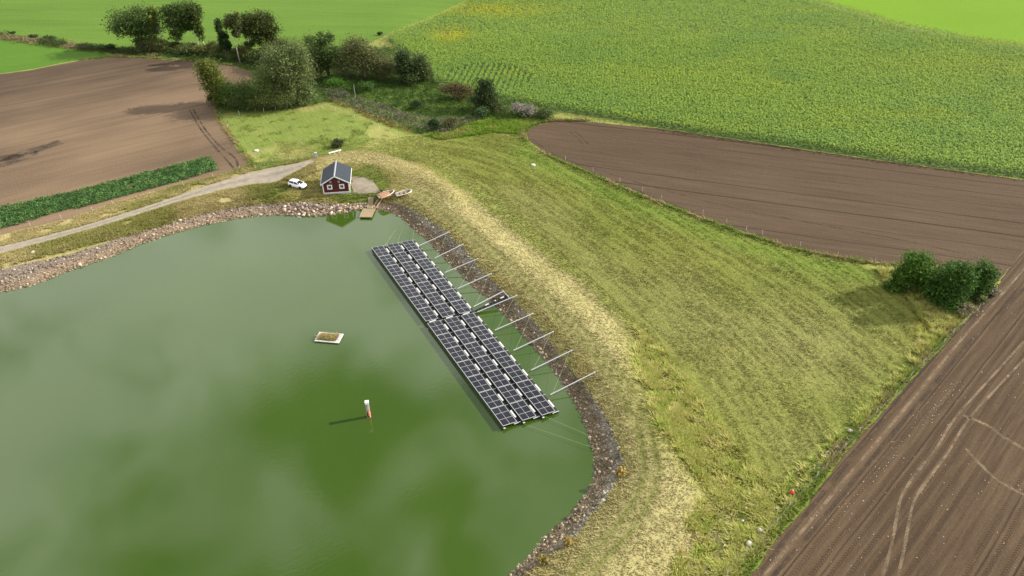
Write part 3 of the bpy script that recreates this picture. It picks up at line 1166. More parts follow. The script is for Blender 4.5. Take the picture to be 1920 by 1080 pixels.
# fringe on the east field edge and other field edges
fr = []
for L, wd, n in [(P_SOIL_R[12:], 1.6, 5000), (P_SOIL_R[:6], 1.8, 2500), (P_SOIL_N[5:], 1.6, 4500), (P_SOIL_L[11:17], 1.2, 1800), (P_SOIL_L[3:8], 1.5, 1200)]:
    q = resample(L, .05)
    q = q[RNG.integers(0, len(q), n)] + RNG.normal(0, wd * .5, (n, 2))
    fr.append(q)
fr = np.vstack(fr)
fr = fr[~bare(fr)]
cf = grass_colour(fr)
pk = (fbm(fr[:, 0], fr[:, 1], .25, 2, 14) > .5)[:, None]
cf = np.where(pk, np.array([.14, .19, .034]), np.array([.235, .205, .085]))
stuff(blades('field_edge_grass', fr, .25 + .5 * RNG.random(len(fr)), cf, 4, .09, .15, (-.3, -.1), .4), 'uncut fringe of green and pale grass along the soil edges', 'grass')
# bog grass and rank growth in the hollow
Pb = scatter(P_BOGGREEN, 7000, 17)
stuff(blades('bog_grass', Pb, .2 + .4 * fbm(Pb[:, 0], Pb[:, 1], .5, 2, 4), grass_colour(Pb) * 1.15, 3, .14, .2, (-.3, -.1), .5), 'bright green wet grass in front of the brambles', 'grass')


def leafclumps(name, P, rad, hgt, col, nl, size, seed=3, mat=None, up=.5):
    """bushy clumps of leaf sized faces standing on the ground, one clump per point"""
    r = np.random.default_rng(seed)
    N = len(P)
    z = height(P[:, 0], P[:, 1])
    c = np.repeat(np.c_[P, z], nl, 0)
    q = r.normal(0, 1, (N * nl, 3)); q /= np.linalg.norm(q, axis=1)[:, None]
    q *= (r.random(N * nl) ** .45)[:, None]
    R = np.repeat(rad, nl); Hh = np.repeat(hgt, nl)
    c[:, 0] += q[:, 0] * R; c[:, 1] += q[:, 1] * R
    c[:, 2] += (q[:, 2] * .5 + .5) * Hh
    V, F = leafquads(c, size, r, up)
    cc = np.repeat(col, nl, 0) * (.7 + .6 * r.random(N * nl))[:, None]
    return npmesh(name, V, F, mat or LEAF, col=np.repeat(cc, 4, 0))


def leafquads(c, size, r, up=.5, aspect=.6):
    n = len(c)
    nr_ = r.normal(0, 1, (n, 3)); nr_[:, 2] = np.abs(nr_[:, 2]) + up
    nr_ /= np.linalg.norm(nr_, axis=1)[:, None]
    a = np.cross(nr_, r.normal(0, 1, (n, 3))); a /= np.linalg.norm(a, axis=1)[:, None]
    b = np.cross(nr_, a)
    s = (size * (.6 + .8 * r.random(n)))[:, None]
    V = np.stack([c - a * s, c - b * s * aspect, c + a * s, c + b * s * aspect], 1).reshape(-1, 3)
    return V, np.arange(n * 4).reshape(-1, 4)


# potato crop in rows
al = np.array([math.cos(R_SL), math.sin(R_SL)]); ac = np.array([-al[1], al[0]])
o0 = P_CROP.mean(0)
rows = []
for i in range(-9, 10):
    s_ = np.arange(-110, 110, .42)
    rows.append(o0 + s_[:, None] * al + (i * .78) * ac + RNG.normal(0, .10, (len(s_), 2)))
Pc = np.vstack(rows)
Pc = Pc[inside(Pc, P_CROP)]
Pc = Pc[fbm(Pc[:, 0], Pc[:, 1], .5, 2, 19) > .16]
vc = fbm(Pc[:, 0], Pc[:, 1], .8, 2, 23)
cc = np.where((vc > .52)[:, None], np.array([.095, .195, .052]), np.array([.055, .140, .036])) * (.8 + .5 * RNG.random(len(Pc)))[:, None]
stuff(leafclumps('potato_crop', Pc, np.full(len(Pc), .46) * (.7 + .6 * RNG.random(len(Pc))), .45 + .5 * vc, cc, 15, .18, 4), 'dense dark green potato crop in a strip above the gravel road', 'crop')

# maize
al = np.array([math.cos(R_CORN), math.sin(R_CORN)]); ac = np.array([-al[1], al[0]])
o0 = P_CORN.mean(0)
rows = []
for i in range(-400, 400):
    s_ = np.arange(-260, 260, .62)
    s_ = s_ + RNG.normal(0, .14, len(s_))
    rows.append(o0 + s_[:, None] * al + (i * .92) * ac + RNG.normal(0, .07, (len(s_), 2)))
Pm2 = np.vstack(rows)
lo, hi = P_CORN.min(0), P_CORN.max(0)
Pm2 = Pm2[(Pm2 > lo).all(1) & (Pm2 < hi).all(1) & (np.abs(Pm2[:, 0]) < 75 + Pm2[:, 1] * .62) & (Pm2[:, 1] < 372)]
Pm2 = Pm2[inside(Pm2, P_CORN)]
de = seg_dist(Pm2, P_CORN, True)
thin = RNG.random(len(Pm2)) < np.where(Pm2[:, 1] > 270, .62, .95)
Pm2 = Pm2[thin | (de < 2)]
N = len(Pm2)
x, y = Pm2.T
rowz = np.exp(-(((x + 8) / 16) ** 2 + ((y - 222) / 16) ** 2))               # short stand with open rows
yel = sstep(.50, .72, fbm(x * .6, y * 1.5, .07, 4, 71)) * .15
p1 = W(845, 72)[:2]; p2 = W(930, 25)[:2]; p3 = W(1860, 130)[:2]; p4 = W(1500, 270)[:2]
for p, rx, ry, k in [(p1, 8, 10, 1.0), (p2, 24, 12, .8), (p3, 40, 14, .25)]:
    yel = np.maximum(yel, k * np.exp(-(((x - p[0]) / rx) ** 2 + ((y - p[1]) / ry) ** 2)))
ridx = np.round(((Pm2 - o0) @ ac) / .92).astype(int)
yel *= .6 + .8 * fbm(x, y, .3, 2, 73)
blu = sstep(.5, .64, fbm(x, y, .045, 3, 79))
cm = np.tile(np.array([.212, .320, .050]), (N, 1))
cm = cm * (1 - blu[:, None] * .35) + np.array([.135, .255, .056]) * blu[:, None] * .35
cm = cm * (1 - yel[:, None]) + np.array([.38, .38, .022]) * yel[:, None]
hz = 2.5 * (1 - .30 * rowz) * (.90 + .2 * fbm(x, y, .12, 3, 75)) * (1 - .25 * yel)
nl = 5
de2 = seg_dist(Pm2, P_CORN, True)
r = np.random.default_rng(44)
zb = height(x, y)
th = r.random((N, nl)) * 2 * math.pi
ln = .55 + .45 * r.random((N, nl))
hz = np.where((rowz > .45) & (ridx % 2 == 0), .35, hz)
hb = hz[:, None] * (np.where(de2 < 2.5, .30, .45)[:, None] + np.where(de2 < 2.5, .65, .50)[:, None] * r.random((N, nl)))
dx, dy = np.cos(th), np.sin(th)
wd_ = .12 + .07 * r.random((N, nl))
b0 = np.stack([x[:, None] + 0 * th, y[:, None] + 0 * th, zb[:, None] + hb], -1)
mid = b0 + np.stack([dx * ln * .5, dy * ln * .5, .28 * ln], -1)
tip = b0 + np.stack([dx * ln * 1.0, dy * ln * 1.0, -.05 * ln], -1)
sdv = np.stack([-dy * wd_, dx * wd_, 0 * wd_], -1)
V = np.stack([b0 - sdv * .4, b0 + sdv * .4, mid + sdv, mid - sdv, tip], 2).reshape(-1, 3)
q = np.arange(N * nl)[:, None] * 5
F = np.vstack([q + np.array([0, 1, 2]), q + np.array([0, 2, 3]), q + np.array([3, 2, 4])])
c5 = np.repeat(np.repeat(cm, nl, 0) * (.7 + .6 * r.random(N * nl))[:, None], 5, 0)
maize = npmesh('maize_plants', V, F, LEAF, col=c5)
stuff(maize, 'tall green maize field with yellowing patches across the upper right', 'maize')
print('maize', N)


# rank growth in the hollow
def hollow(n, seed, pol, keep=None):
    P = scatter(pol, n, seed)
    return P


Pq = scatter(P_MARSH, 5200, 31)
v1 = fbm(Pq[:, 0], Pq[:, 1], .18, 3, 33); v2 = fbm(Pq[:, 0], Pq[:, 1], .35, 2, 35)
cq = np.tile(np.array([.052, .105, .018]), (len(Pq), 1))
cq[v2 > .55] = (.085, .150, .022)
seed_strip = seg_dist(Pq, WP([(620, 178), (680, 200), (750, 222), (830, 238), (880, 232)]))
gz = (seed_strip < 4.5) & (RNG.random(len(Pq)) < .65)
cq[gz] = np.array([.175, .150, .120]) * (.6 + .7 * RNG.random((gz.sum(), 1)))
orng = seg_dist(Pq, WP([(608, 190), (640, 203), (700, 224), (760, 246)]))
og = (orng < 1.8) & (RNG.random(len(Pq)) < .8)
cq[og] = (.27, .175, .06)
stuff(leafclumps('hollow_undergrowth', Pq, .45 + .5 * v1, .35 + 1.0 * v1, cq, 12, .17, 6), 'rank nettles and grey seed heads filling the damp hollow', 'undergrowth')
Pw = scatter(P_WOODFLOOR, 2600, 32)
Pw = Pw[sdist(Pw, P_SOIL_L) > .6]
vw = fbm(Pw[:, 0], Pw[:, 1], .25, 3, 36)
cw = np.where((vw > .5)[:, None], np.array([.045, .105, .028]), np.array([.075, .115, .020]))
stuff(leafclumps('woodland_undergrowth', Pw, .6 + .5 * vw, .4 + .9 * vw, cw, 11, .2, 8), 'low green nettles under the trees beside the brown field', 'undergrowth')


DL = resample(WP([(-200, 52), (0, 69), (100, 82), (200, 95), (260, 100), (300, 104)]), .2)
Pdi = DL[RNG.integers(0, len(DL), 2600)] + RNG.normal(0, 1, (2600, 2)) * np.array([.8, 1.7])
Pdi = Pdi[~inside(Pdi, P_SOIL_L)]
vd = fbm(Pdi[:, 0], Pdi[:, 1], .12, 2, 91)
cdi = np.where((vd > .52)[:, None], np.array([.06, .085, .024]), np.array([.20, .175, .085]))
stuff(leafclumps('ditch_growth', Pdi, .5 + .5 * vd, .4 + 1.1 * vd, cdi, 9, .22, 16), 'tan grass and dark weeds along the ditch between the two green fields', 'undergrowth')


# ------------------------------------------------------------------ stones
def stones(name, P, rad, col, z=None, seed=5, parent=None):
    r = np.random.default_rng(seed)
    t = (1 + 5 ** .5) / 2
    iv = np.array([(-1, t, 0), (1, t, 0), (-1, -t, 0), (1, -t, 0), (0, -1, t), (0, 1, t), (0, -1, -t), (0, 1, -t), (t, 0, -1), (t, 0, 1), (-t, 0, -1), (-t, 0, 1)], float)
    iv /= np.linalg.norm(iv[0])
    fi = np.array([(0, 11, 5), (0, 5, 1), (0, 1, 7), (0, 7, 10), (0, 10, 11), (1, 5, 9), (5, 11, 4), (11, 10, 2), (10, 7, 6), (7, 1, 8), (3, 9, 4), (3, 4, 2), (3, 2, 6), (3, 6, 8), (3, 8, 9), (4, 9, 5), (2, 4, 11), (6, 2, 10), (8, 6, 7), (9, 8, 1)])
    N = len(P)
    V = iv[None] * (.65 + .7 * r.random((N, 12, 1)))
    V = V * (np.array([1, .85, .62]) * (.8 + .4 * r.random((N, 1, 3)))) * rad[:, None, None]
    th = r.random(N) * 6.28
    cx, sx = np.cos(th)[:, None], np.sin(th)[:, None]
    X = V[..., 0] * cx - V[..., 1] * sx; Y = V[..., 0] * sx + V[..., 1] * cx
    V = np.stack([X, Y, V[..., 2]], -1)
    z = height(P[:, 0], P[:, 1]) if z is None else z
    V += np.c_[P, z + rad * .2][:, None, :]
    F = (np.arange(N)[:, None, None] * 12 + fi[None]).reshape(-1, 3)
    return npmesh(name, V.reshape(-1, 3), F, STONE, parent, col=np.repeat(col * (.75 + .5 * r.random((N, 1))), 12, 0))


Pst = scatter(BANKP, 21000, 21)
ds = sdist(Pst, PONDC)
kp = (ds > -.35) & (RNG.random(len(Pst)) < np.where((ds > 3.8) & (Pst[:, 0] < -30), .45, 1)) & (Pst[:, 1] > 38) & (Pst[:, 0] > -125)
Pst = Pst[kp]; ds = ds[kp]
cb = bank_colour(Pst)
lt = RNG.random(len(Pst))
cb = np.where((lt > np.where((Pst[:, 1] < 62) & (Pst[:, 0] > -30), .55, .78))[:, None], cb * 1.9 + .04, cb)
cb = np.where((lt < .15)[:, None], cb * .6, cb)
rs = .05 + .24 * RNG.random(len(Pst)) ** 7 + .06 * RNG.random(len(Pst)) + .04 * (ds < .6)
stuff(stones('bank_stones', Pst, rs, cb), 'loose brown and grey stones lining the pond bank', 'stones')

# heap of boulders below the house: each a thing
BP = WP([(530, 388), (560, 382), (600, 385), (650, 384), (688, 381), (690, 389), (660, 396), (625, 403), (585, 407), (540, 404), (527, 398)])
Pbo = scatter(BP, 215, 41)
rb_ = np.random.default_rng(12)
BL = 'rough pale boulder in the heap along the shore below the red house'
for p in Pbo:
    rr = .13 + .46 * rb_.random() ** 2.6
    base = np.array([[.36, .28, .21], [.26, .20, .155], [.46, .39, .32], [.15, .12, .10], [.32, .22, .15]][rb_.integers(0, 5)])
    o = stones('boulder', np.zeros((1, 2)), np.array([rr]), base[None], z=np.zeros(1), seed=int(rb_.integers(1e6)))
    o.location = (p[0], p[1], H1(*p) + .05)
    setp(o, BL, 'boulder', 'boulders heaped on the shore below the red house')
for px_, lab in [((150, 497), 'large flat boulder half in water on the left shore'), ((62, 474), 'pale boulder on the upper stones of the left shore near the frame edge'),
                 ((488, 403), 'pale boulder at the waterline left of the boulder heap'), ((562, 409), 'small pale boulder alone in the water below the heap'),
                 ((337, 414), 'pale boulder on top of the bank between pond and road')]:
    p = W(*px_)
    o = stones('boulder', np.zeros((1, 2)), np.array([.55 if px_[0] != 562 else .3]), np.array([[.42, .34, .26]]), z=np.zeros(1), seed=px_[0])
    o.location = (p[0], p[1], max(p[2], -.05))
    setp(o, lab, 'boulder')
# field stones by the near fence
for px_, rr, lab in [((1594, 809), .42, 'pale field stone at the upper end of the stone row by the near fence'), ((1404, 1021), .45, 'white field stone in rough grass near the bottom of the near fence'),
                     ((1392, 978), .25, 'small white field stone in rough grass left of the near fence'), ((1425, 996), .35, 'grey field stone in the dark gap by the near fence')]:
    p = W(*px_)
    o = stones('field_stone', np.zeros((1, 2)), np.array([rr]), np.array([[.42, .39, .35]]), z=np.zeros(1), seed=px_[0] + 3)
    o.location = (p[0], p[1], p[2] + .1)
    setp(o, lab, 'stone')
for i in range(46):
    f = rb_.random()
    if i < 30:
        px_ = (1590 - 45 * f + rb_.normal(0, 4), 818 + 38 * f + rb_.normal(0, 3))
    elif i < 40:
        px_ = (1478 - 28 * f + rb_.normal(0, 4), 938 + 22 * f + rb_.normal(0, 3))
    else:
        px_ = (1545 - 22 * f + rb_.normal(0, 3), 868 + 12 * f + rb_.normal(0, 3))
    p = W(*px_)
    o = stones('field_stone', np.zeros((1, 2)), np.array([.13 + .13 * rb_.random()]), np.array([[.36, .29, .23]]), z=np.zeros(1), seed=900 + i)
    o.location = (p[0], p[1], p[2] + .06)
    setp(o, 'small brown field stone in the broken row along the near fence', 'stone', 'field stones along the near fence')
Ppb = np.vstack([scatter(P_SOIL_N, 1500, 51)])
qx = np.array([W(1480 + 0 * i, 980)[:2] for i in range(1)])
ln_ = resample(WP([(1560, 975), (1640, 890), (1720, 795), (1800, 720)]), .1)
Ppb = np.vstack([Ppb[(Ppb[:, 0] < 120)], ln_[RNG.integers(0, len(ln_), 220)] + RNG.normal(0, .6, (220, 2))])
stuff(stones('soil_pebbles', Ppb, .025 + .07 * RNG.random(len(Ppb)) ** 3, np.tile(np.array([[.42, .38, .33]]), (len(Ppb), 1))), 'small pale pebbles lying on the near brown field', 'pebbles')


# ------------------------------------------------------------------ trees and shrubs
def crown_mesh(name, blobs, nleaf, size, col, parent, seed, var=.35, clusters=None, tight=.20, up=.35):
    """blobs: (centre, radii). Leaves sit in clusters spread through each blob, with gaps between clusters."""
    r = np.random.default_rng(seed)
    vol = np.array([b[1][0] * b[1][1] * b[1][2] for b in blobs]) ** .67
    vol = vol / vol.sum()
    cs = []; cc = []
    for (c, R), fr_ in zip(blobs, vol):
        n = max(int(nleaf * fr_), 60)
        kcl = max(int(n / 55), 5)
        q = r.normal(0, 1, (kcl, 3)); q /= np.linalg.norm(q, axis=1)[:, None]
        q *= (.25 + .68 * r.random(kcl) ** .6)[:, None]
        q[:, 2] = np.where(q[:, 2] < -.55, -q[:, 2] * .5, q[:, 2])
        tint = r.normal(0, 1, kcl)
        idx = r.integers(0, kcl, n)
        R = np.array(R)
        pts = q[idx] * R + r.normal(0, 1, (n, 3)) * R * tight * np.array([1, 1, .75])
        cs.append(pts + np.array(c))
        cc.append((1 + var * .5 * tint[idx])[:, None] * np.array(col) * (1 + var * (r.random((n, 1)) - .5)))
    cs = np.vstack(cs); cc = np.clip(np.vstack(cc), .004, .6)
    cs[:, 2] = np.maximum(cs[:, 2], .05)
    V, F = leafquads(cs, size, r, up)
    return npmesh(name, V, F, LEAF, parent, col=np.repeat(cc, 4, 0))


def trunk_mesh(paths, mat, parent):
    m = MB()
    for pts, rs in paths:
        m.tube(pts, list(rs), 7)
    return m.build('trunk', mat, parent, True)


def mtr(p, px):
    """metres spanned by px photograph pixels at ground point p"""
    dz = p[1] * math.cos(PITCH) - (p[2] - CAMH) * math.sin(PITCH)
    return px * dz / FPX


def hgt_at(p, ytop):
    lo_, hi_ = 0.1, 40.0
    for _ in range(30):
        m = (lo_ + hi_) / 2
        if project(p[0], p[1], p[2] + m)[1] > ytop:
            lo_ = m
        else:
            hi_ = m
    return lo_


TREEG = {}


def tree(name, base, crowns, label, cat='tree', col=(.05, .075, .018), nleaf=2600, size=.42, bark=None, lean=0.0, seed=1, trunks=1, group=None, limbs=5, tr=1.0, var=.4, tight=.2):
    """crowns: list of (px, py, half width px, half height px) as seen; depth is taken from the width"""
    p = W(*base)
    root = thing(name, label, cat, tuple(p), 0, group)
    rr = random.Random(seed)
    blobs = []
    for cx, cy, hw, hh_ in crowns:
        X = mtr(p, cx - base[0])
        zc_ = hgt_at(p, cy)
        Rz = max((hgt_at(p, cy - hh_) - hgt_at(p, cy + hh_)) / 2, .3) * 1.0
        Rx = mtr(p, hw) * 1.0
        # perspective: a column of the same x keeps its px column only roughly, good to a few decimetres
        blobs.append(((X, rr.uniform(-.25, .25) * Rx, zc_), (Rx, Rx * .95, Rz)))
    top = max(b[0][2] + b[1][2] for b in blobs)
    paths = []
    for k in range(trunks):
        b = blobs[k % len(blobs)]
        ox = rr.uniform(-.3, .3) * (trunks > 1) * 1.5
        c0 = Vector((ox, rr.uniform(-.3, .3), -.2)); c2 = Vector(b[0]) + Vector((0, 0, b[1][2] * .3))
        mid = c0.lerp(c2, .5) + Vector((lean * .3, rr.uniform(-.1, .1), 0))
        r0 = (.10 + .016 * top) * tr
        paths.append(([c0, c0.lerp(mid, .5), mid, mid.lerp(c2, .5), c2], [r0 * 1.15, r0 * .9, r0 * .75, r0 * .5, r0 * .2]))
        for j in range(limbs):
            t0 = rr.uniform(.45, .95)
            st_ = mid.lerp(c2, (t0 - .45) / .55)
            bb = rr.choice(blobs)
            a = rr.uniform(0, 6.28)
            e = Vector(bb[0]) + Vector((math.cos(a) * bb[1][0] * .75, math.sin(a) * bb[1][1] * .75, rr.uniform(-.3, .6) * bb[1][2]))
            paths.append(([st_, st_.lerp(e, .5) + Vector((0, 0, .2)), e], [r0 * .42, r0 * .28, r0 * .1]))
    trunk_mesh(paths, bark or BARK, root)
    crown_mesh('crown', blobs, int(nleaf * 2.7), size * .78, tuple(1.42 * q for q in col), root, seed, var, tight=tight * 1.2)
    return root


DK = (.056, .090, .022); OL = (.098, .130, .034); GY = (.094, .122, .042); MG = (.080, .130, .026); BR = (.104, .112, .038)
WG = 'wind bent trees above the brown field'
tree('broadleaf_tree', (276, 93), [(256, 42, 36, 30), (285, 38, 28, 28), (248, 58, 26, 16), (280, 64, 28, 22), (270, 80, 14, 14)], 'big dark round tree at the left end of the tree row', col=DK, nleaf=4200, size=.40, lean=-1, seed=11)
tree('birch_tree', (319, 94), [(301, 34, 13, 22), (303, 54, 9, 13)], 'thin pale trunked tree with sparse light green crown beside the big dark tree', col=(.095, .125, .022), nleaf=900, size=.36, bark=BIRCH, seed=12, tr=.42)
tree('aspen_tree', (344, 92), [(337, 36, 24, 24), (352, 26, 24, 22), (328, 20, 14, 12), (345, 54, 20, 18), (336, 68, 11, 12)], 'leaning dark tree with holes in its crown, middle of the left clump', col=DK, nleaf=2600, size=.38, bark=BIRCH, seed=13, lean=-1, tr=.42)
tree('aspen_tree', (376, 92), [(362, 30, 14, 24), (366, 48, 8, 14)], 'slim leaning tree with two short pale trunks left of the whitest trunk', col=DK, nleaf=1200, size=.36, bark=BIRCH, seed=14, tr=.42)
tree('birch_tree', (388, 92), [(370, 24, 20, 20), (384, 42, 9, 26), (376, 36, 15, 20), (382, 66, 9, 15)], 'leaning birch with the whitest bare trunk in the left clump', col=(.036, .056, .012), nleaf=1800, size=.36, bark=BIRCH, seed=15, lean=-.6, tr=.42)
tree('narrow_tree', (428, 112), [(424, 50, 8, 14), (428, 70, 9, 16), (428, 88, 10, 14)], 'narrow dark columnar tree between the two leaning clumps', col=(.024, .046, .012), nleaf=1500, size=.34, seed=16)
tree('birch_tree', (450, 118), [(448, 42, 14, 16), (458, 38, 12, 14), (456, 60, 9, 14)], 'tall birch with a long white trunk standing at the field edge', col=(.055, .066, .02), nleaf=1300, size=.36, bark=BIRCH, seed=17, tr=.42)
tree('aspen_tree', (470, 105), [(478, 42, 18, 22), (470, 60, 15, 16), (474, 80, 10, 12)], 'dark crowned tree on a thin trunk right of the tall birch', col=DK, nleaf=1500, size=.36, bark=BIRCH, seed=18, tr=.42)
tree('broadleaf_tree', (490, 108), [(495, 48, 28, 27), (514, 62, 20, 24), (505, 38, 22, 16), (500, 74, 18, 14), (520, 82, 14, 14)], 'round crowned tree with brownish right side at the right end of the row', col=(.046, .060, .014), nleaf=2700, size=.38, bark=BARK, seed=19, trunks=2)
tree('goat_willow', (404, 196), [(404, 128, 22, 18), (408, 150, 24, 26), (414, 174, 24, 24), (404, 184, 14, 12)], 'bushy olive tree alone on the corner of the brown field', col=(.082, .100, .018), nleaf=3000, size=.33, seed=20)
tree('willow_tree', (560, 196), [(545, 115, 34, 34), (562, 150, 36, 36), (575, 110, 20, 28), (530, 165, 24, 26), (578, 175, 18, 20)], 'big grey green willow in front of the grove', col=GY, nleaf=6500, size=.33, seed=21, trunks=3, limbs=6)
tree('broadleaf_tree', (620, 146), [(618, 80, 16, 20), (602, 102, 20, 20), (630, 105, 24, 22), (612, 122, 24, 16)], 'dark pointed tree behind the gap by the stream', col=DK, nleaf=3200, size=.36, seed=22, trunks=2)
tree('willow_shrub', (685, 148), [(672, 90, 28, 24), (668, 115, 30, 26), (700, 118, 30, 30)], 'broad olive brown rounded willow at the centre of the grove', cat='shrub', col=(.088, .096, .034), nleaf=4500, size=.30, seed=23, trunks=3)
tree('alder_tree', (762, 160), [(760, 108, 15, 18), (764, 130, 20, 22), (770, 148, 16, 12)], 'dark glossy alder in front of the maize edge', col=(.040, .062, .020), nleaf=2600, size=.32, seed=24)
tree('alder_tree', (788, 156), [(788, 125, 20, 24), (795, 140, 18, 16)], 'greener alder touching the corner of the maize', col=(.058, .080, .026), nleaf=2200, size=.32, seed=25)
tree('alder_tree', (908, 205), [(908, 165, 17, 18), (912, 185, 22, 18), (900, 190, 18, 12)], 'dark dense tree standing at the front edge of the maize', col=(.026, .042, .012), nleaf=2600, size=.30, seed=26)
tree('dead_shrub', (858, 188), [(845, 168, 18, 12), (868, 172, 18, 12)], 'reddish brown thin shrub left of the dark maize edge tree', cat='shrub', col=(.075, .055, .024), nleaf=1100, size=.26, seed=27, trunks=3)
for i, (bx, by, crs, cl, lab, nl_) in enumerate([
        (440, 200, [(438, 176, 20, 22)], MG, 'mid green bush right beside the olive corner tree', 1300),
        (470, 204, [(466, 174, 24, 26), (480, 184, 22, 20)], DK, 'large dark bush on the pasture fence left of the willow', 2200),
        (505, 204, [(503, 164, 26, 32), (496, 186, 26, 18)], OL, 'olive bush between the dark bush and the big willow', 2000),
        (298, 96, [(292, 84, 16, 12)], BR, 'brownish bush under the big dark tree', 700),
        (335, 96, [(330, 88, 14, 7)], (.048, .058, .018), 'dark bush between the leaning pale trunks', 800),
        (362, 96, [(362, 89, 11, 7)], (.07, .075, .022), 'olive bush at the foot of the slim leaning tree', 600),
        (405, 98, [(404, 88, 13, 11)], (.072, .082, .022), 'olive bush just right of the whitest birch', 900),
        (466, 112, [(462, 95, 16, 13)], (.07, .080, .02), 'yellowish bush behind the long white birch trunk', 800),
        (505, 118, [(508, 100, 22, 16)], (.065, .085, .02), 'green bush under the round crowned tree', 1100),
        (540, 125, [(535, 92, 20, 18)], (.05, .062, .018), 'dark tree top showing behind the big willow', 1100),
        (592, 122, [(588, 85, 14, 18)], DK, 'slender dark bush left of the dark pointed tree', 800),
        (720, 150, [(716, 130, 20, 20)], (.072, .082, .03), 'grey green bush right of the rounded willow', 1400),
        (640, 275, [(635, 268, 10, 8)], (.052, .058, .022), 'small dark bush beside the white rail behind the house', 600),
        (905, 220, [(904, 210, 11, 8)], (.048, .082, .030), 'small round blue green bush on the bright wet grass', 500),
        (932, 214, [(932, 203, 12, 9)], (.062, .078, .026), 'small pale trunked bush left of the whitish bramble', 500),
        (984, 217, [(970, 201, 13, 7), (990, 207, 15, 8)], (.165, .150, .125), 'whitish seeding bramble thicket at the maize edge', 1100),
        (1022, 222, [(1020, 212, 15, 8)], (.050, .070, .024), 'dark bush at the tip of the east brown field', 600),
        (815, 245, [(814, 234, 9, 9)], (.028, .052, .016), 'dark round bush at the lower edge of the hollow', 500),
        (845, 240, [(845, 231, 14, 8)], (.085, .085, .036), 'brownish willow bush right of the dark round one', 600),
        (693, 172, [(690, 160, 14, 8)], (.04, .085, .018), 'dense green bush in the middle of the hollow', 500),
        (625, 160, [(628, 152, 20, 8)], (.055, .125, .018), 'bright green nettle bush beside the stream gap', 600),
        (780, 205, [(780, 196, 12, 8)], (.030, .060, .018), 'dark green bush in the lower middle of the hollow', 500),
        (722, 66, [(713, 63, 4, 6)], (.035, .050, .016), 'tiny dark bush at the far left tip of the maize', 150),
        (210, 95, [(208, 88, 11, 5)], (.026, .046, .012), 'dark hedge bush at the right end of the field ditch', 300),
        (93, 74, [(92, 70, 10, 3)], (.035, .055, .016), 'low dark hedge bush on the field ditch, second from the right end', 200),
        (68, 71, [(66, 67, 8, 3)], (.045, .060, .02), 'low hedge bush on the field ditch, third from the right end', 150),
        (24, 66, [(24, 62, 5, 3)], (.035, .050, .016), 'small hedge bush nearest the left end of the field ditch', 120),
        (160, 90, [(165, 86, 14, 3)], (.045, .055, .02), 'long low hedge bush between ditch bushes above the small green field', 200),
        (285, 98, [(276, 90, 16, 8)], (.075, .09, .03), 'leafy bush filling under the left side of the tree row', 900),
        (318, 98, [(310, 86, 12, 10)], (.10, .12, .035), 'light green bush between the big dark tree and the leaning trunks', 900),
        (350, 100, [(348, 91, 20, 8)], (.065, .085, .026), 'dark thicket under the leaning crowns', 1000),
        (385, 100, [(382, 92, 16, 8)], (.10, .11, .035), 'olive thicket at the foot of the whitest birch', 800),
        (420, 106, [(414, 94, 14, 11)], (.095, .115, .032), 'olive thicket left of the narrow dark tree', 900),
        (445, 112, [(440, 102, 14, 9)], (.075, .10, .03), 'green thicket between narrow tree and tall birch', 800),
        (486, 116, [(484, 104, 20, 11)], (.075, .10, .03), 'green thicket between tall birch and round crowned tree', 1100),
        (525, 128, [(524, 104, 24, 24)], (.075, .09, .03), 'dark thicket behind the left side of the big willow', 1500),
        (560, 130, [(562, 98, 22, 24)], (.08, .10, .034), 'leafy tree top behind the right side of the big willow', 1400),
        (596, 150, [(598, 122, 16, 24)], (.085, .10, .036), 'grey green thicket right of the big willow', 1200),
        (650, 152, [(648, 122, 20, 26)], (.075, .09, .03), 'dark thicket between the pointed tree and the rounded willow', 1500),
        (735, 150, [(734, 128, 16, 20)], (.10, .11, .042), 'thin grey green bush left of the glossy alder', 1000),
        (450, 202, [(452, 186, 22, 18)], (.075, .10, .03), 'leafy bush between olive corner tree and large dark bush', 1200),
        (540, 205, [(538, 185, 24, 20)], (.09, .11, .036), 'leafy bush at the foot of the big willow', 1300),
        (520, 190, [(518, 150, 20, 34)], (.075, .095, .03), 'tall dark bush against the left side of the big willow', 1300),
        (1870, 552, [(1858, 546, 12, 6)], (.17, .165, .11), 'pale seeding bush right of the dark trees on the field corner', 400),
        (1812, 588, [(1805, 580, 20, 6)], (.19, .165, .10), 'whitish dry weed clump below the corner trees', 400),
        (1840, 566, [(1838, 562, 12, 7)], (.12, .14, .05), 'pale green bush in front of the rightmost corner tree', 400),
        (1166, 892, [(1163, 886, 6, 8)], (.30, .22, .07), 'single straw coloured shrub on the stones of the near bank', 260),
        (1068, 1018, [(1064, 1013, 7, 6)], (.27, .20, .06), 'small straw shrub on the lower bank stones', 200),
        (1022, 1052, [(1018, 1048, 8, 6)], (.20, .165, .045), 'olive straw shrub at the bottom of the bank', 220)]):
    tree('bush', (bx, by), crs, lab, cat='bush', col=cl, nleaf=nl_, size=.24 if by > 120 else .30, seed=60 + i, trunks=2, limbs=2, tr=.35, tight=.24, var=.45)
tree('broadleaf_tree', (1702, 542), [(1699, 492, 24, 22), (1714, 508, 26, 22), (1688, 518, 22, 20), (1680, 536, 20, 12), (1722, 530, 16, 16)], 'leftmost of the three round dark trees on the field corner, brightest green top', col=(.052, .105, .014), nleaf=4200, size=.26, seed=31)
tree('broadleaf_tree', (1764, 570), [(1758, 512, 26, 25), (1778, 522, 24, 28), (1768, 538, 32, 24), (1748, 548, 24, 16), (1768, 560, 34, 12)], 'middle and largest of the three round dark trees on the field corner', col=(.040, .088, .014), nleaf=5200, size=.26, seed=32)
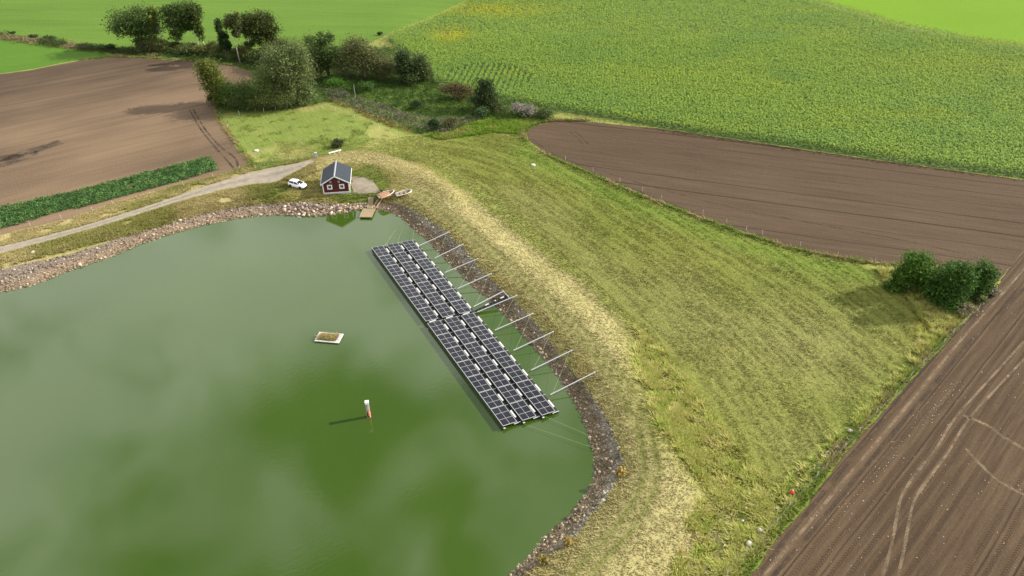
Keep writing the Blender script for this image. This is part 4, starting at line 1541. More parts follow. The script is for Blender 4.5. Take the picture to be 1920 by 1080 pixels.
tree('broadleaf_tree', (1822, 556), [(1820, 512, 20, 20), (1832, 524, 20, 20), (1814, 534, 24, 18), (1802, 552, 22, 12), (1836, 542, 14, 10)], 'rightmost of the three round dark trees on the field corner', col=(.040, .086, .014), nleaf=3800, size=.26, seed=33)

# ------------------------------------------------------------------ red boathouse
hz_ = H1(HOUSE[0] + .3, HOUSE[1] + 3.5)
house = thing('boathouse', 'small dark red wooden house with slate grey gable roof and white trim above the pond', 'house', (HOUSE[0], HOUSE[1], hz_ - .05), HROT)
HWd, HL, EV, RG = 2.85, 7.1, 2.5, 4.15
mb = MB()
prof = [(-HWd, 0), (HWd, 0), (HWd, EV), (0, RG), (-HWd, EV)]
mb.add([(x_, 0, z_) for x_, z_ in prof] + [(x_, HL, z_) for x_, z_ in prof], [[0, 1, 2, 3, 4], [9, 8, 7, 6, 5]] + [[i, i + 5, (i + 1) % 5 + 5, (i + 1) % 5] for i in range(5)])
for i in range(38):                                                # board battens on the front and sides
    xb = -HWd + .08 + i * (2 * HWd - .16) / 37
    hb_ = EV + (RG - EV) * (1 - abs(xb) / HWd) - .02
    mb.box((xb, -.012, hb_ / 2 + .1), (.035, .024, hb_ - .2))
for s in (-1, 1):
    for i in range(46):
        mb.box((s * (HWd + .012), .1 + i * (HL - .2) / 45, EV / 2 + .1), (.024, .035, EV - .25))
mb.build('wall', REDWOOD, house)
mb = MB()
mb.box((0, HL / 2, -.12), (2 * HWd + .06, HL + .06, .5))
mb.build('foundation', CONCRETE, house)
mb = MB()
mb.box((0, -.035, .12), (2 * HWd + .1, .05, .16))
mb.build('base_board', WHITE, house)
for s in (-1, 1):
    MB().box((s * (HWd - .05), -.045, EV / 2 + .18), (.16, .04, EV - .1)).build('corner_board', WHITE, house)
OV, EO = .42, .38
sl_ = (RG - EV) / HWd
for s in (-1, 1):
    mb = MB()
    x1 = s * (HWd + EO); z1 = EV - EO * sl_
    t0 = .13
    vs = []
    for yy in (-OV, HL + OV):
        vs += [(0, yy, RG + .02), (x1, yy, z1 + .02), (x1, yy, z1 + t0), (0, yy, RG + t0)]
    mb.add(vs, [[0, 1, 2, 3], [7, 6, 5, 4], [0, 4, 5, 1], [1, 5, 6, 2], [2, 6, 7, 3], [3, 7, 4, 0]])
    ln2 = math.hypot(x1, RG - z1)
    for i in range(17):                                            # standing seams
        yy = -OV + .15 + i * (HL + 2 * OV - .3) / 16
        mb.add([(0, yy - .02, RG + t0), (x1, yy - .02, z1 + t0), (x1, yy + .02, z1 + t0), (0, yy + .02, RG + t0),
                (0, yy - .02, RG + t0 + .035), (x1, yy - .02, z1 + t0 + .035), (x1, yy + .02, z1 + t0 + .035), (0, yy + .02, RG + t0 + .035)],
               [[4, 5, 6, 7], [0, 1, 5, 4], [1, 2, 6, 5], [2, 3, 7, 6], [3, 0, 4, 7]])
    rf = mb.build('roof', ROOF, house)
    mb = MB()
    vs = []
    for yy in (-OV - .05, -OV - .003):
        vs += [(0, yy, RG - .10), (x1, yy, z1 - .10), (x1, yy, z1 + t0 + .03), (0, yy, RG + t0 + .03)]
    mb.add(vs, [[0, 1, 2, 3], [7, 6, 5, 4], [0, 4, 5, 1], [1, 5, 6, 2], [2, 6, 7, 3], [3, 7, 4, 0]])
    mb.build('barge_board', WHITE, house)
    MB().tube([(x1 + s * .05, -OV, z1 + .03), (x1 + s * .05, HL + OV, z1 + .03)], .06, 6).build('gutter', WHITE, house)
    MB().tube([(x1 + s * .04, .12, z1), (s * (HWd + .07), .12, z1 - .3), (s * (HWd + .07), .12, .2)], .045, 6).build('downpipe', WHITE, house)
mb = MB()
for s in (-1, 1):
    mb.add([(0, -OV, RG + .18), (s * .17, -OV, RG + .08), (s * .17, HL + OV, RG + .08), (0, HL + OV, RG + .18), (0, -OV, RG + .20), (s * .18, -OV, RG + .11), (s * .18, HL + OV, RG + .11), (0, HL + OV, RG + .20)],
           [[4, 5, 6, 7], [0, 1, 5, 4], [1, 2, 6, 5], [2, 3, 7, 6], [3, 0, 4, 7], [3, 2, 1, 0]])
mb.build('ridge_cap', RIDGEM, house)


def frame_mb(cx, cz, wd, ht, t0, y, dpt):
    m = MB()
    m.box((cx - wd / 2 + t0 / 2, y, cz), (t0, dpt, ht)); m.box((cx + wd / 2 - t0 / 2, y, cz), (t0, dpt, ht))
    m.box((cx, y, cz + ht / 2 - t0 / 2), (wd - 2 * t0, dpt, t0)); m.box((cx, y, cz - ht / 2 + t0 / 2), (wd - 2 * t0, dpt, t0))
    return m


for cx in (-1.36, 1.28):
    wn = frame_mb(cx, 1.52, 1.1, 1.12, .24, -.06, .07).build('window', WHITE, house)
    MB().box((cx, -.035, 1.52), (.62, .03, .64)).build('pane', GLASS, wn)
    MB().box((cx, -.06, 1.52), (.035, .025, .64)).build('glazing_bar', WHITE, wn)
for cx in (-1.05, .75):
    m = MB()
    m.box((cx, -.04, 2.72), (.5, .05, .5))
    for i in range(5):
        m.box((cx, -.075, 2.54 + i * .09), (.42, .02, .03))
    m.build('vent_hatch', GREYPAINT, house)
m = MB()
m.box((HWd + .05, 1.1, 1.35), (.06, .7, 1.0))
w2 = m.build('window', WHITE, house)
MB().box((HWd + .085, 1.1, 1.35), (.012, .4, .66)).build('pane', GLASS, w2)
d = MB().box((HWd + .05, 3.9, 1.02), (.06, 1.3, 2.0)).build('door', WHITE, house)
MB().tube([(HWd + .10, 3.4, 1.0), (HWd + .10, 3.4, 1.16)], .02, 6).build('handle', RIDGEM, d)
# ------------------------------------------------------------------ parked car
cpa, cpb = W(546, 344, .5), W(570, 349.5, .4)
cc0 = (cpa + cpb) / 2
crot = math.atan2(cpb[1] - cpa[1], cpb[0] - cpa[0]) + math.radians(-4)
car = thing('parked_car', 'white hatchback car parked on the gravel beside the red house', 'car', (cc0[0], cc0[1], H1(cc0[0], cc0[1]) + .03), crot)


def loft(secs, close=True):
    m = MB()
    n = len(secs[0])
    vs = [p for s in secs for p in s]
    fs = []
    for i in range(len(secs) - 1):
        for k in range(n - 1):
            fs.append([i * n + k, (i + 1) * n + k, (i + 1) * n + k + 1, i * n + k + 1])
    if close:
        fs.append(list(range(n)))
        fs.append([(len(secs) - 1) * n + k for k in range(n)][::-1])
    return m.add(vs, fs)


def body_sec(x_, hw, zb_, zs, zt, crown=.03):
    return [(x_, -hw * .93, zb_), (x_, -hw, zb_ + .12), (x_, -hw, zs), (x_, -hw * .93, zt), (x_, -hw * .5, zt + crown), (x_, 0, zt + crown * 1.3),
            (x_, hw * .5, zt + crown), (x_, hw * .93, zt), (x_, hw, zs), (x_, hw, zb_ + .12), (x_, hw * .93, zb_), (x_, 0, zb_)]


bs = [(-2.13, .62, .42, .62, .80), (-2.05, .80, .30, .72, .98), (-1.7, .88, .24, .74, 1.02), (-1.0, .90, .20, .72, 1.0), (0, .90, .20, .70, .96), (.75, .90, .20, .68, .93),
      (1.35, .88, .22, .64, .84), (1.8, .83, .26, .60, .74), (2.05, .70, .30, .55, .64), (2.15, .52, .36, .50, .56)]
body = loft([body_sec(*s) for s in bs]).build('body', CARWHITE, car, True)


def cab_sec(x_, hb_, ht_, zb_, zt):
    return [(x_, -hb_, zb_), (x_, -ht_, zt - .03), (x_, -ht_ * .8, zt), (x_, 0, zt + .02), (x_, ht_ * .8, zt), (x_, ht_, zt - .03), (x_, hb_, zb_), (x_, 0, zb_ - .02)]


cab = [(-2.0, .74, .60, .96, 1.03), (-1.62, .80, .60, .98, 1.42), (-1.0, .82, .63, .95, 1.52), (-.2, .83, .64, .92, 1.53), (.35, .83, .62, .90, 1.45), (1.12, .80, .70, .86, .93)]
loft([cab_sec(*s) for s in cab]).build('window_band', GLASS, car, True)
rs_ = [(-1.72, .62, 1.425), (-1.0, .645, 1.535), (-.2, .655, 1.548), (.38, .635, 1.468)]
m = MB()
vs = []; fs = []
for x_, hw, z_ in rs_:
    vs += [(x_, -hw, z_ - .045), (x_, -hw * .78, z_), (x_, 0, z_ + .025), (x_, hw * .78, z_), (x_, hw, z_ - .045)]
for i in range(3):
    for k in range(4):
        fs.append([i * 5 + k, i * 5 + 5 + k, i * 5 + 6 + k, i * 5 + 1 + k])
m.add(vs, fs)
m.build('roof_panel', CARWHITE, car, True)
m = MB()
for s in (-1, 1):
    for (xa, za, wa), (xb, zb2, wb) in [((.36, 1.44, .635), (1.12, .93, .79)), ((-.35, 1.50, .655), (-.32, .93, .835)), ((-1.62, 1.40, .61), (-1.75, 1.0, .80))]:
        m.tube([(xa, s * wa, za), (xb, s * wb, zb2)], .045, 5)
m.build('pillars', CARWHITE, car)
for xx in (-1.32, 1.34):
    for s in (-1, 1):
        wl = thing('wheel', None, None, (xx, s * .80, .33))
        wl.parent = car
        m = MB()
        ring = [(.20, -.11), (.31, -.11), (.335, -.07), (.335, .07), (.31, .11), (.20, .11)]
        vs = []; fs = []
        for a in range(20):
            th = a * math.pi / 10
            for r_, y_ in ring:
                vs.append((r_ * math.cos(th), y_, r_ * math.sin(th)))
        for a in range(20):
            for k in range(6):
                fs.append([a * 6 + k, a * 6 + (k + 1) % 6, ((a + 1) % 20) * 6 + (k + 1) % 6, ((a + 1) % 20) * 6 + k])
        m.add(vs, fs).build('tyre', TYRE, wl, True)
        m = MB()
        m.tube([(0, s * .03, 0), (0, s * .085, 0)], .205, 16)
        for q in range(5):
            a = q * 2 * math.pi / 5
            m.box((.11 * math.cos(a), s * .092, .11 * math.sin(a)), (.05, .02, .05))
        m.build('rim', RIM, wl)
        mw = MB().tube([(xx, s * .893, .33), (xx, s * .905, .33)], .39, 18).build('wheel_arch', TYRE, car)
for s in (-1, 1):
    MB().box((1.98, s * .58, .63), (.22, .24, .10), s * -.5, None, .03).build('headlight', LAMP, car)
    MB().box((-2.07, s * .60, .86), (.10, .26, .14), 0, None, .03).build('tail_light', REDLAMP, car)
    MB().box((.92, s * .98, .98), (.14, .16, .11), 0, None, .03).build('mirror', CARWHITE, car)
MB().box((2.12, 0, .34), (.10, 1.1, .16), 0, None, .03).build('grille', TYRE, car)

# ------------------------------------------------------------------ floating solar array
A0 = cast(943, 801, .55); A1 = cast(697, 466, .55)
ax = (A1 - A0); LEN = float(np.hypot(*ax)); ax = ax / LEN
cr_ = np.array([ax[1], -ax[0]])                      # towards the shore
arot = math.atan2(ax[1], ax[0])
arr = thing('floating_solar_array', 'long black floating solar array with white frames moored along the shore', 'solar array', (A0[0], A0[1], 0), arot)
# local x along the array away from the viewer, local -y towards the shore
NG = 14
PIT = LEN / NG
ROWW = 3.02
SHIFT = [0.0, -.40, -.85]                            # each row is stepped along
pan = 0
rest = MB()
plist = []
for rw in range(3):
    y0 = -(rw * ROWW)
    m = MB()
    m.box((LEN / 2 + SHIFT[rw], y0 - .16, .17), (LEN + .3, .34, .36), 0, None, .06)
    m.box((LEN / 2 + SHIFT[rw], y0 - 2.55, .15), (LEN + .2, .60, .32), 0, None, .06)
    for gi in range(NG * 3):
        m.box((gi * PIT / 3 + PIT / 6 + SHIFT[rw], y0 - 1.4, .16), (.32, 2.4, .26), 0, None, .05)
    m.build('float_pontoon', DARKPLAST, arr)
    for gi in range(NG):
        gap_ = .55 if gi >= 7 else 0.0               # gap between the two halves
        x0 = gi * PIT * .992 + SHIFT[rw] + gap_
        plist.append((rw, gi, x0, y0))
for rw, gi, x0, y0 in sorted(plist, key=lambda q: q[1]):
    tl = math.radians(6)
    ct, st_ = math.cos(tl), math.sin(tl)
    L3 = PIT * .965

    def P3(xx, yy, zz):                               # table coordinates: yy from the high outer edge down towards the shore
        return (x0 + xx, y0 - yy * ct, .78 - yy * st_ + zz)

    def slab(m, xa, xb, ya, yb, za, zb2):
        vs = [P3(xa, ya, za), P3(xb, ya, za), P3(xb, yb, za), P3(xa, yb, za), P3(xa, ya, zb2), P3(xb, ya, zb2), P3(xb, yb, zb2), P3(xa, yb, zb2)]
        m.add(vs, [[0, 1, 2, 3], [7, 6, 5, 4], [0, 4, 5, 1], [1, 5, 6, 2], [2, 6, 7, 3], [3, 7, 4, 0]])
    m = MB()
    WP_ = 2.34
    slab(m, 0, L3, 0, WP_, -.05, -.01)
    for k in range(4):
        xx = .03 + k * (L3 - .06) / 3
        slab(m, xx - .020, xx + .020, .0, WP_, -.008, .035)
    for yy, tw in ((.03, .03), (WP_ / 2, .018), (WP_ - .03, .03)):
        for k in range(3):
            xa = .03 + k * (L3 - .06) / 3 + .036; xb = .03 + (k + 1) * (L3 - .06) / 3 - .036
            slab(m, xa, xb, yy - tw, yy + tw, -.008, .033)
    tb = m.build('panel_table', ALU, arr)
    # dark rails and legs under the high side
    m = MB()
    for k in range(4):
        xx = .15 + k * (L3 - .3) / 3
        m.box((x0 + xx, y0 - .10, .57), (.07, .07, .45)); m.box((x0 + xx, y0 - 2.1, .42), (.07, .07, .22))
    m.box((x0 + L3 / 2, y0 - .09, .50), (L3, .06, .34)); m.box((x0 + L3 / 2, y0 - 2.1, .40), (L3, .05, .06)); m.box((x0 + L3 / 2, y0 - 1.1, .36), (.1, 2.1, .06))
    m.build('support_frame', DARKPLAST, arr)
    for k in range(3):
        for c2 in range(2):
            xa = .03 + k * (L3 - .06) / 3 + .028; xb = .03 + (k + 1) * (L3 - .06) / 3 - .028
            ya = .062 if c2 == 0 else WP_ / 2 + .02; yb = WP_ / 2 - .02 if c2 == 0 else WP_ - .062
            if pan < 100:
                mm = MB(); slab(mm, xa, xb, ya, yb, -.006, .018); mm.build('solar_panel', PANEL, arr)
                pan += 1
            else:
                slab(rest, xa, xb, ya, yb, -.006, .018)
    m = MB()
    m.box((x0 + L3 * .42, y0 - 2.58, .60), (1.6, .28, .05), 0, None, .015); m.box((x0 + L3 * .42, y0 - 2.52, .42), (1.4, .2, .32))
    m.build('walkway_plate', PALEWALK, arr)
    m = MB()
    m.box((x0 + L3 - .06, y0 - 2.5, .52), (.05, .9, .05))
    m.build('clamp_bar', ALU, arr)
o = rest.build('solar_panel', PANEL, arr)
o['kind'] = 'stuff'
m = MB()
for rw in range(3):
    m.box((7 * PIT + SHIFT[rw] + .15, -(rw * ROWW) - 1.2, .50), (.26, 1.3, .05), 0, None, .01)
m.build('cross_walkway', PALEWALK, arr)
m = MB()
for rw in range(3):
    m.box((SHIFT[rw] - .15, -(rw * ROWW) - 2.3, .45), (.14, 1.1, .05)); m.box((SHIFT[rw] - .2, -(rw * ROWW) - .15, .45), (.25, .3, .05))
m.build('end_bracket', ALU, arr)
Minv = Matrix.Rotation(-arot, 4, 'Z')


def toarr(p):
    return Minv @ (Vector(p) - Vector((A0[0], A0[1], 0)))


beams_px = [((787, 460), (842, 435)), ((815, 484), (868, 458)), ((834, 511), (896, 485)), ((858, 541), (921, 513)), ((888, 575), (944, 546)), ((895, 585), (969, 554)), ((928, 619), (999, 588)),
            ((963, 657), (1037, 622)), ((996, 694), (1072, 657)), ((1032, 740), (1115, 698))]
BE = []
for (a, b) in beams_px:
    pa = cast(*a, .62); q = W(*b, .45)
    pb_ = (q[0], q[1], q[2] + .45)
    BE.append(((pa[0], pa[1], .62), pb_))
for pa, pb_ in BE:
    m = MB().tube([toarr(pa), toarr(pb_)], .085, 8)
    e = toarr(pb_)
    m.box((e.x, e.y, e.z), (.22, .22, .12))
    m.tube([e, e + Vector((0, 0, -.55))], .06, 6)
    m.build('mooring_beam', ALU, arr)
# gangway between the middle beams
gd = np.array(BE[4][1]) - np.array(BE[4][0])
ga = np.array(BE[4][0]) * .35 + np.array(BE[5][0]) * .65; gb = np.array(BE[4][1]) * .42 + np.array(BE[5][1]) * .58
gl = np.hypot(*(gb - ga)[:2])
gw = thing('floating_gangway', 'black floating gangway with white plates linking the solar array to the stony bank', 'gangway', (ga[0], ga[1], 0), math.atan2(gb[1] - ga[1], gb[0] - ga[0]))
slope = .16
Mg = Matrix.Rotation(-math.atan(slope), 4, 'Y')
m = MB()
for s in (-1, 1):
    m.box((gl * .46, s * .2, .36), (gl * .94, .14, .30), 0, Mg, .04)
for i in range(9):
    m.box((.5 + i * gl / 9.5, 0, .34), (.34, .5, .2), 0, Mg, .04)
m.build('pontoon', DARKPLAST, gw)
m = MB()
for fx, ln3 in ((.34, .7), (.58, .25), (.78, .7)):
    m.box((gl * fx, .2, .56), (ln3, .30, .05), 0, Mg)
m.build('walkway_plate', PALEWALK, gw)
c1 = Vector(BE[4][1]); c2_ = Vector(BE[5][1]).lerp(Vector(BE[5][0]), .18)
Mw = Matrix.Translation(Vector((ga[0], ga[1], 0))) @ Matrix.Rotation(math.atan2(gb[1] - ga[1], gb[0] - ga[0]), 4, 'Z')
MB().tube([Mw.inverted() @ c1, Mw.inverted() @ c2_], .07, 6).build('cross_bar', ALU, gw)
# ropes
names = ['from the first', 'from the second', 'from the third', 'from the fourth', 'from the sixth', 'from the seventh', 'from the eighth', 'from the ninth']
nb_ = ['second', 'third', 'fourth', 'fifth', 'seventh', 'eighth', 'ninth', 'last']
for j, (i, k) in enumerate([(0, 1), (1, 2), (2, 3), (3, 4), (5, 6), (6, 7), (7, 8), (8, 9)]):
    e = Vector(BE[i][1]).lerp(Vector(BE[i][0]), .06); b = Vector(BE[k][0]).lerp(Vector(BE[k][1]), .05)
    o = MB().tube([e, e.lerp(b, .5) + Vector((0, 0, -.12)), b], .014, 5).build('mooring_rope', ROPE)
    setp(o, 'pale rope slung %s mooring beam to the %s, counted from the house' % (names[j], nb_[j]), 'rope', 'ropes between the mooring beams')
for a, b, lab in [((722, 459), (752, 419), 'leftmost pale rope from the far end of the solar array to the stones'), ((746, 454), (757, 420), 'second pale rope from the far end of the solar array to the stones'),
                  ((774, 449), (777, 424), 'rope from the far shoreward corner of the solar array to the bank')]:
    pa = cast(*a, .5); pb_ = W(*b)
    o = MB().tube([(pa[0], pa[1], .5), (pb_[0], pb_[1], pb_[2] + .15)], .014, 5).build('mooring_rope', ROPE)
    setp(o, lab, 'rope', 'ropes at the far end of the solar array')
for a, b, lab in [((985, 796), (1125, 845), 'faint rope from the near end of the solar array, nearer the viewer'), ((1020, 780), (1115, 822), 'faint rope from the near end of the solar array, nearer the bank')]:
    pa = cast(*a, .35); pb_ = W(*b)
    o = MB().tube([(pa[0], pa[1], .35), (pb_[0], pb_[1], pb_[2] + .1)], .014, 5).build('mooring_rope', ROPE)
    setp(o, lab, 'rope', 'ropes at the near end of the solar array')

# ------------------------------------------------------------------ things on the water
q4 = [cast(*p, .15) for p in [(588, 640), (635, 644), (645, 627), (600, 623)]]
ic = sum(q4) / 4
iu = (q4[1] - q4[0] + q4[2] - q4[3]) / 2; iv_ = (q4[3] - q4[0] + q4[2] - q4[1]) / 2
irot = math.atan2(iu[1], iu[0])
iw, il = float(np.hypot(*iu)), float(np.hypot(*iv_))
isl = thing('floating_island', 'flat white framed raft planted with dry grass, afloat on the open water', 'raft', (ic[0], ic[1], 0), irot)
MB().box((0, 0, .04), (iw - .06, il - .06, .22)).build('hull', DARKPLAST, isl)
m = MB()
for s in (-1, 1):
    m.box((0, s * (il / 2 - .14), .2), (iw, .28, .14), 0, None, .03); m.box((s * (iw / 2 - .14), 0, .2), (.28, il - .57, .14), 0, None, .03)
m.box((0, 0, .155), (iw - .57, il - .57, .04))
m.build('frame', PALEWALK, isl)
r = np.random.default_rng(5)
ng = 420
gp = (r.random((ng, 2)) - .5) * np.array([iw * .68, il * .55]) + np.array([-.1, .05])
hb = .18 + .3 * r.random(ng)
cl = np.array([[.36, .29, .14], [.24, .24, .07], [.30, .22, .12]])[r.integers(0, 3, ng)]
o = blades('grass_tuft', gp, hb, cl, 5, .06, .12, (-.2, 0), .5, z=np.full(ng, .2), seed=9)
o.parent = isl
mp = cast(692, 781)
mk = thing('water_gauge', 'short pillar standing in the pond, faded red below and white box on top', 'gauge post', (mp[0], mp[1], 0), .2)
MB().lathe([(.30, -.6), (.30, .0), (.27, .1), (.30, .75), (.24, 1.28), (.27, 1.34), (.27, 1.40)], 14).build('pedestal', PALERED, mk)
m = MB()
m.box((-.13, -.27, .72), (.16, .06, .85)); m.box((.0, -.255, .18), (.3, .08, .2))
m.build('dark_opening', DARKPLAST, mk)
m = MB()
for k in range(8):
    a = k * math.pi / 4
    m.tube([(.25 * math.cos(a), .25 * math.sin(a), 1.38), (.25 * math.cos(a), .25 * math.sin(a), 2.6)], .03, 5)
for z_ in (1.6, 1.9, 2.2, 2.5):
    m.lathe([(.28, z_ - .03), (.28, z_ + .03)], 12)
m.lathe([(.2, 1.38), (.2, 2.6)], 10)
m.build('cage', GREYMESH, mk)
m = MB()
m.box((0, 0, 2.8), (.52, .52, .42), 0, None, .05); m.box((0, 0, 3.04), (.58, .58, .05), 0, None, .02)
m.build('instrument_box', WHITE, mk)

# dock: walkway and platform
d0 = cast(688, 399, .35)
dq = [cast(*p, .35) for p in [(674, 407), (698, 408), (703, 391), (681, 391)]]
du = (dq[1] - dq[0] + dq[2] - dq[3]) / 2; dv = (dq[3] - dq[0] + dq[2] - dq[1]) / 2
drot = math.atan2(du[1], du[0]); dw, dl = float(np.hypot(*du)), float(np.hypot(*dv))
dc = sum(dq) / 4
dock = thing('jetty', 'weathered timber jetty with square platform and narrow gangplank by the red house', 'jetty', (dc[0], dc[1], 0), drot)
m = MB()
npl = 14
for i in range(npl):
    m.box((0, -dl / 2 + (i + .5) * dl / npl, .36), (dw - .3, dl / npl * .9, .05))
m.build('deck', TIMBER, dock)
m = MB()
for s in (-1, 1):
    m.box((s * (dw / 2 - .06), 0, .36), (.11, dl, .14))
m.box((0, -dl / 2 + .07, .36), (dw - .32, .13, .16)); m.box((0, dl / 2 - .07, .355), (dw - .32, .13, .16))
m.build('edge_beam', TIMBER2, dock)
MB().box((0, 0, .12), (dw - .3, dl - .3, .3)).build('float', DARKPLAST, dock)
wa = cast(693, 391, .45); wb = W(696, 371)
Md = (Matrix.Translation(Vector((dc[0], dc[1], 0))) @ Matrix.Rotation(drot, 4, 'Z')).inverted()
p0 = Md @ Vector((wa[0], wa[1], .45)); p1_ = Md @ Vector((wb[0], wb[1], wb[2] + .15))
m = MB()
dirv = p1_ - p0
rz_ = math.atan2(dirv.y, dirv.x)
n_ = 22
for i in range(n_):
    c_ = p0.lerp(p1_, (i + .5) / n_)
    m.box(c_, (dirv.length / n_ * .9, .95, .05), rz_)
wk = m.build('gangplank', TIMBER, dock)
m = MB()
sd_ = Vector((-dirv.y, dirv.x, 0)).normalized() * .52
for s in (-1, 1):
    m.tube([p0 + sd_ * s, p1_ + sd_ * s], .07, 4)
m.build('side_rail', TIMBER2, wk)
# slipway rails
sa = [cast(697, 391, .15), cast(704, 391, .15)]; sb = [W(709, 376), W(717, 374)]
sp_ = thing('boat_slipway', 'pair of golden timber slipway beams rising from the water beside the jetty', 'slipway', (sa[0][0], sa[0][1], 0))
for i in range(2):
    A_ = Vector((sa[i][0] - sa[0][0], sa[i][1] - sa[0][1], .1)); B_ = Vector((sb[i][0] - sa[0][0], sb[i][1] - sa[0][1], sb[i][2] + .25))
    m = MB(); m.tube([A_, B_], .14, 4); m.build('rail', TIMBER2, sp_)
A_ = Vector((sa[0][0] - sa[0][0], 0, .05)); 
m = MB()
for f in (.2, .5, .8):
    u0 = Vector((sa[0][0] - sa[0][0], 0, .02)).lerp(Vector((sb[0][0] - sa[0][0], sb[0][1] - sa[0][1], sb[0][2] + .1)), f)
    u1 = Vector((sa[1][0] - sa[0][0], sa[1][1] - sa[0][1], .02)).lerp(Vector((sb[1][0] - sa[0][0], sb[1][1] - sa[0][1], sb[1][2] + .1)), f)
    m.tube([u0, u1], .08, 4)
m.build('cross_tie', BARK, sp_)


def boat_hull(L_, Wd_, Hh, th=.06, transom=.75):
    """open rowing boat: stations from stern to bow, inner and outer skin"""
    secs = []
    for i in range(11):
        t_ = i / 10
        wv = Wd_ / 2 * (transom + (1 - transom) * math.sin(min(t_ * 2.2, 1) * math.pi / 2)) * (1 - max(0, (t_ - .45) / .55) ** 2.2) + .03
        sh_ = Hh * (.85 + .3 * t_ ** 2)
        x_ = -L_ / 2 + L_ * t_
        row = []
        for k in range(9):
            a = -1 + k / 4
            row.append((x_, wv * a if abs(a) == 1 else wv * .9 * a, sh_ * (abs(a) ** 2.4) + .05 + .15 * max(0, t_ - .7)))
        secs.append(row)
    return secs


def make_boat(name, label, L_, Wd_, Hh, loc, rz, tilt=0.0, inner=None):
    b = thing(name, label, 'boat', loc, rz)
    secs = boat_hull(L_, Wd_, Hh)
    outer = loft(secs, False)
    outer.add(secs[0], [list(range(9))])
    outer.build('hull', WHITE, b, True)
    inn2 = [[(x_ + .02 if i == 0 else x_, y_ * .9, z_ * .97 + .06) for x_, y_, z_ in row] for i, row in enumerate(secs)]
    loft(inn2, False).build('lining', inner or PALERED, b, True)
    m = MB()
    for s in (0, -1):
        m.tube([Vector(row[s]) + Vector((0, 0, .02)) for row in secs], .045, 5)
    m.build('gunwale', WHITE, b)
    m = MB()
    for t_ in (3, 6):
        x_ = secs[t_][0][0]; wv = secs[t_][-1][1]; z_ = secs[t_][-1][2]
        m.box((x_, 0, z_ - .12), (.28, wv * 1.8, .05))
    m.box((secs[0][0][0] + .3, 0, secs[0][0][2] - .12), (.4, secs[0][-1][1] * 1.75, .05))
    m.build('thwart', TIMBER, b)
    return b


LINING = M_plain('weathered_boat_lining', (.20, .135, .115), .8, .45, 2.2)
ba, bb_ = W(744, 369, .3), W(772, 357, .3)
L_ = float(np.hypot(*(bb_ - ba)[:2]))
bc = (ba + bb_) / 2
make_boat('rowing_boat', 'open white rowing boat with brown inside on the grass right of the slipway', L_ * 1.02, 1.75, .55, (bc[0], bc[1], bc[2] + .02), math.atan2(bb_[1] - ba[1], bb_[0] - ba[0]), inner=LINING)
ba, bb_ = W(711, 375, .4), W(739, 357, .4)
L_ = float(np.hypot(*(bb_ - ba)[:2])); bc = (ba + bb_) / 2
cb_ = make_boat('covered_boat', 'white boat under a brown cover at the top of the slipway', L_ * 1.0, 2.0, .6, (bc[0], bc[1], bc[2] + .25), math.atan2(bb_[1] - ba[1], bb_[0] - ba[0]), inner=LINING)
m = MB()
vs = []
nx_, ny_ = 9, 7
rr = random.Random(4)
for i in range(nx_):
    for j in range(ny_):
        x_ = -L_ * .52 + L_ * .66 * i / (nx_ - 1); y_ = (-1 + 2 * j / (ny_ - 1))
        vs.append((x_, y_ * 1.32, .92 - .42 * abs(y_) ** 1.5 - .10 * (i == 0) + rr.uniform(-.03, .03)))
fs = [[i * ny_ + j, (i + 1) * ny_ + j, (i + 1) * ny_ + j + 1, i * ny_ + j + 1] for i in range(nx_ - 1) for j in range(ny_ - 1)]
n0 = len(vs)
vs += [(x_, y_, z_ - .05) for x_, y_, z_ in vs]
fs += [[n0 + q for q in f[::-1]] for f in fs]
m.add(vs, fs).build('cover', BROWNTARP, cb_, True)

# ------------------------------------------------------------------ small things on land
def cover_slab(px_, lab, r0=.55, hh_=.28):
    p = W(*px_)
    t_ = thing('well_cover', lab, 'well cover', tuple(p))
    MB().lathe([(r0 + .05, -.1), (r0 + .05, hh_ * .6), (r0, hh_ * .75)], 20).build('ring', CONCRETE, t_)
    m = MB()
    m.lathe([(r0 * .92, hh_ * .75), (r0 * .92, hh_), (r0 * .8, hh_ + .04)], 20)
    m.box((0, 0, hh_ + .055), (.25, .06, .03))
    m.build('lid', CONCRETE, t_)


cover_slab((481, 283), 'round pale concrete well cover on the green pasture behind the house')
cover_slab((1000, 310), 'round pale concrete well cover in the upper end of the mown meadow', .5)
p = W(591, 296)
t_ = thing('utility_cabinet', 'pair of grey utility cabinets beside the road behind the house', 'cabinet', tuple(p), .25)
for dx_, hh_, mm in ((-.32, .95, GREYMESH), (.3, 1.3, CONCRETE)):
    m = MB()
    m.box((dx_, 0, hh_ / 2), (.5, .4, hh_), 0, None, .03); m.box((dx_, 0, hh_ + .03), (.58, .48, .07), 0, None, .02)
    cbn = m.build('cabinet', mm, t_)
    MB().box((dx_, -.21, hh_ * .5), (.4, .02, hh_ * .8), 0, None, .005).build('door', mm, cbn)
pa = W(617, 291); pb_ = W(640, 285)
t_ = thing('barrier_rail', 'low white wooden barrier rail beside the track behind the house', 'barrier', tuple(pa), math.atan2(pb_[1] - pa[1], pb_[0] - pa[0]))
Lr = float(np.hypot(*(pb_ - pa)[:2]))
dzr = pb_[2] - pa[2]
m = MB()
m.add([(0, -.06, .42), (Lr, -.06, .42 + dzr), (Lr, .06, .42 + dzr), (0, .06, .42), (0, -.06, .66), (Lr, -.06, .66 + dzr), (Lr, .06, .66 + dzr), (0, .06, .66)],
      [[3, 2, 1, 0], [4, 5, 6, 7], [0, 1, 5, 4], [1, 2, 6, 5], [2, 3, 7, 6], [3, 0, 4, 7]])
m.build('rail', WHITE, t_)
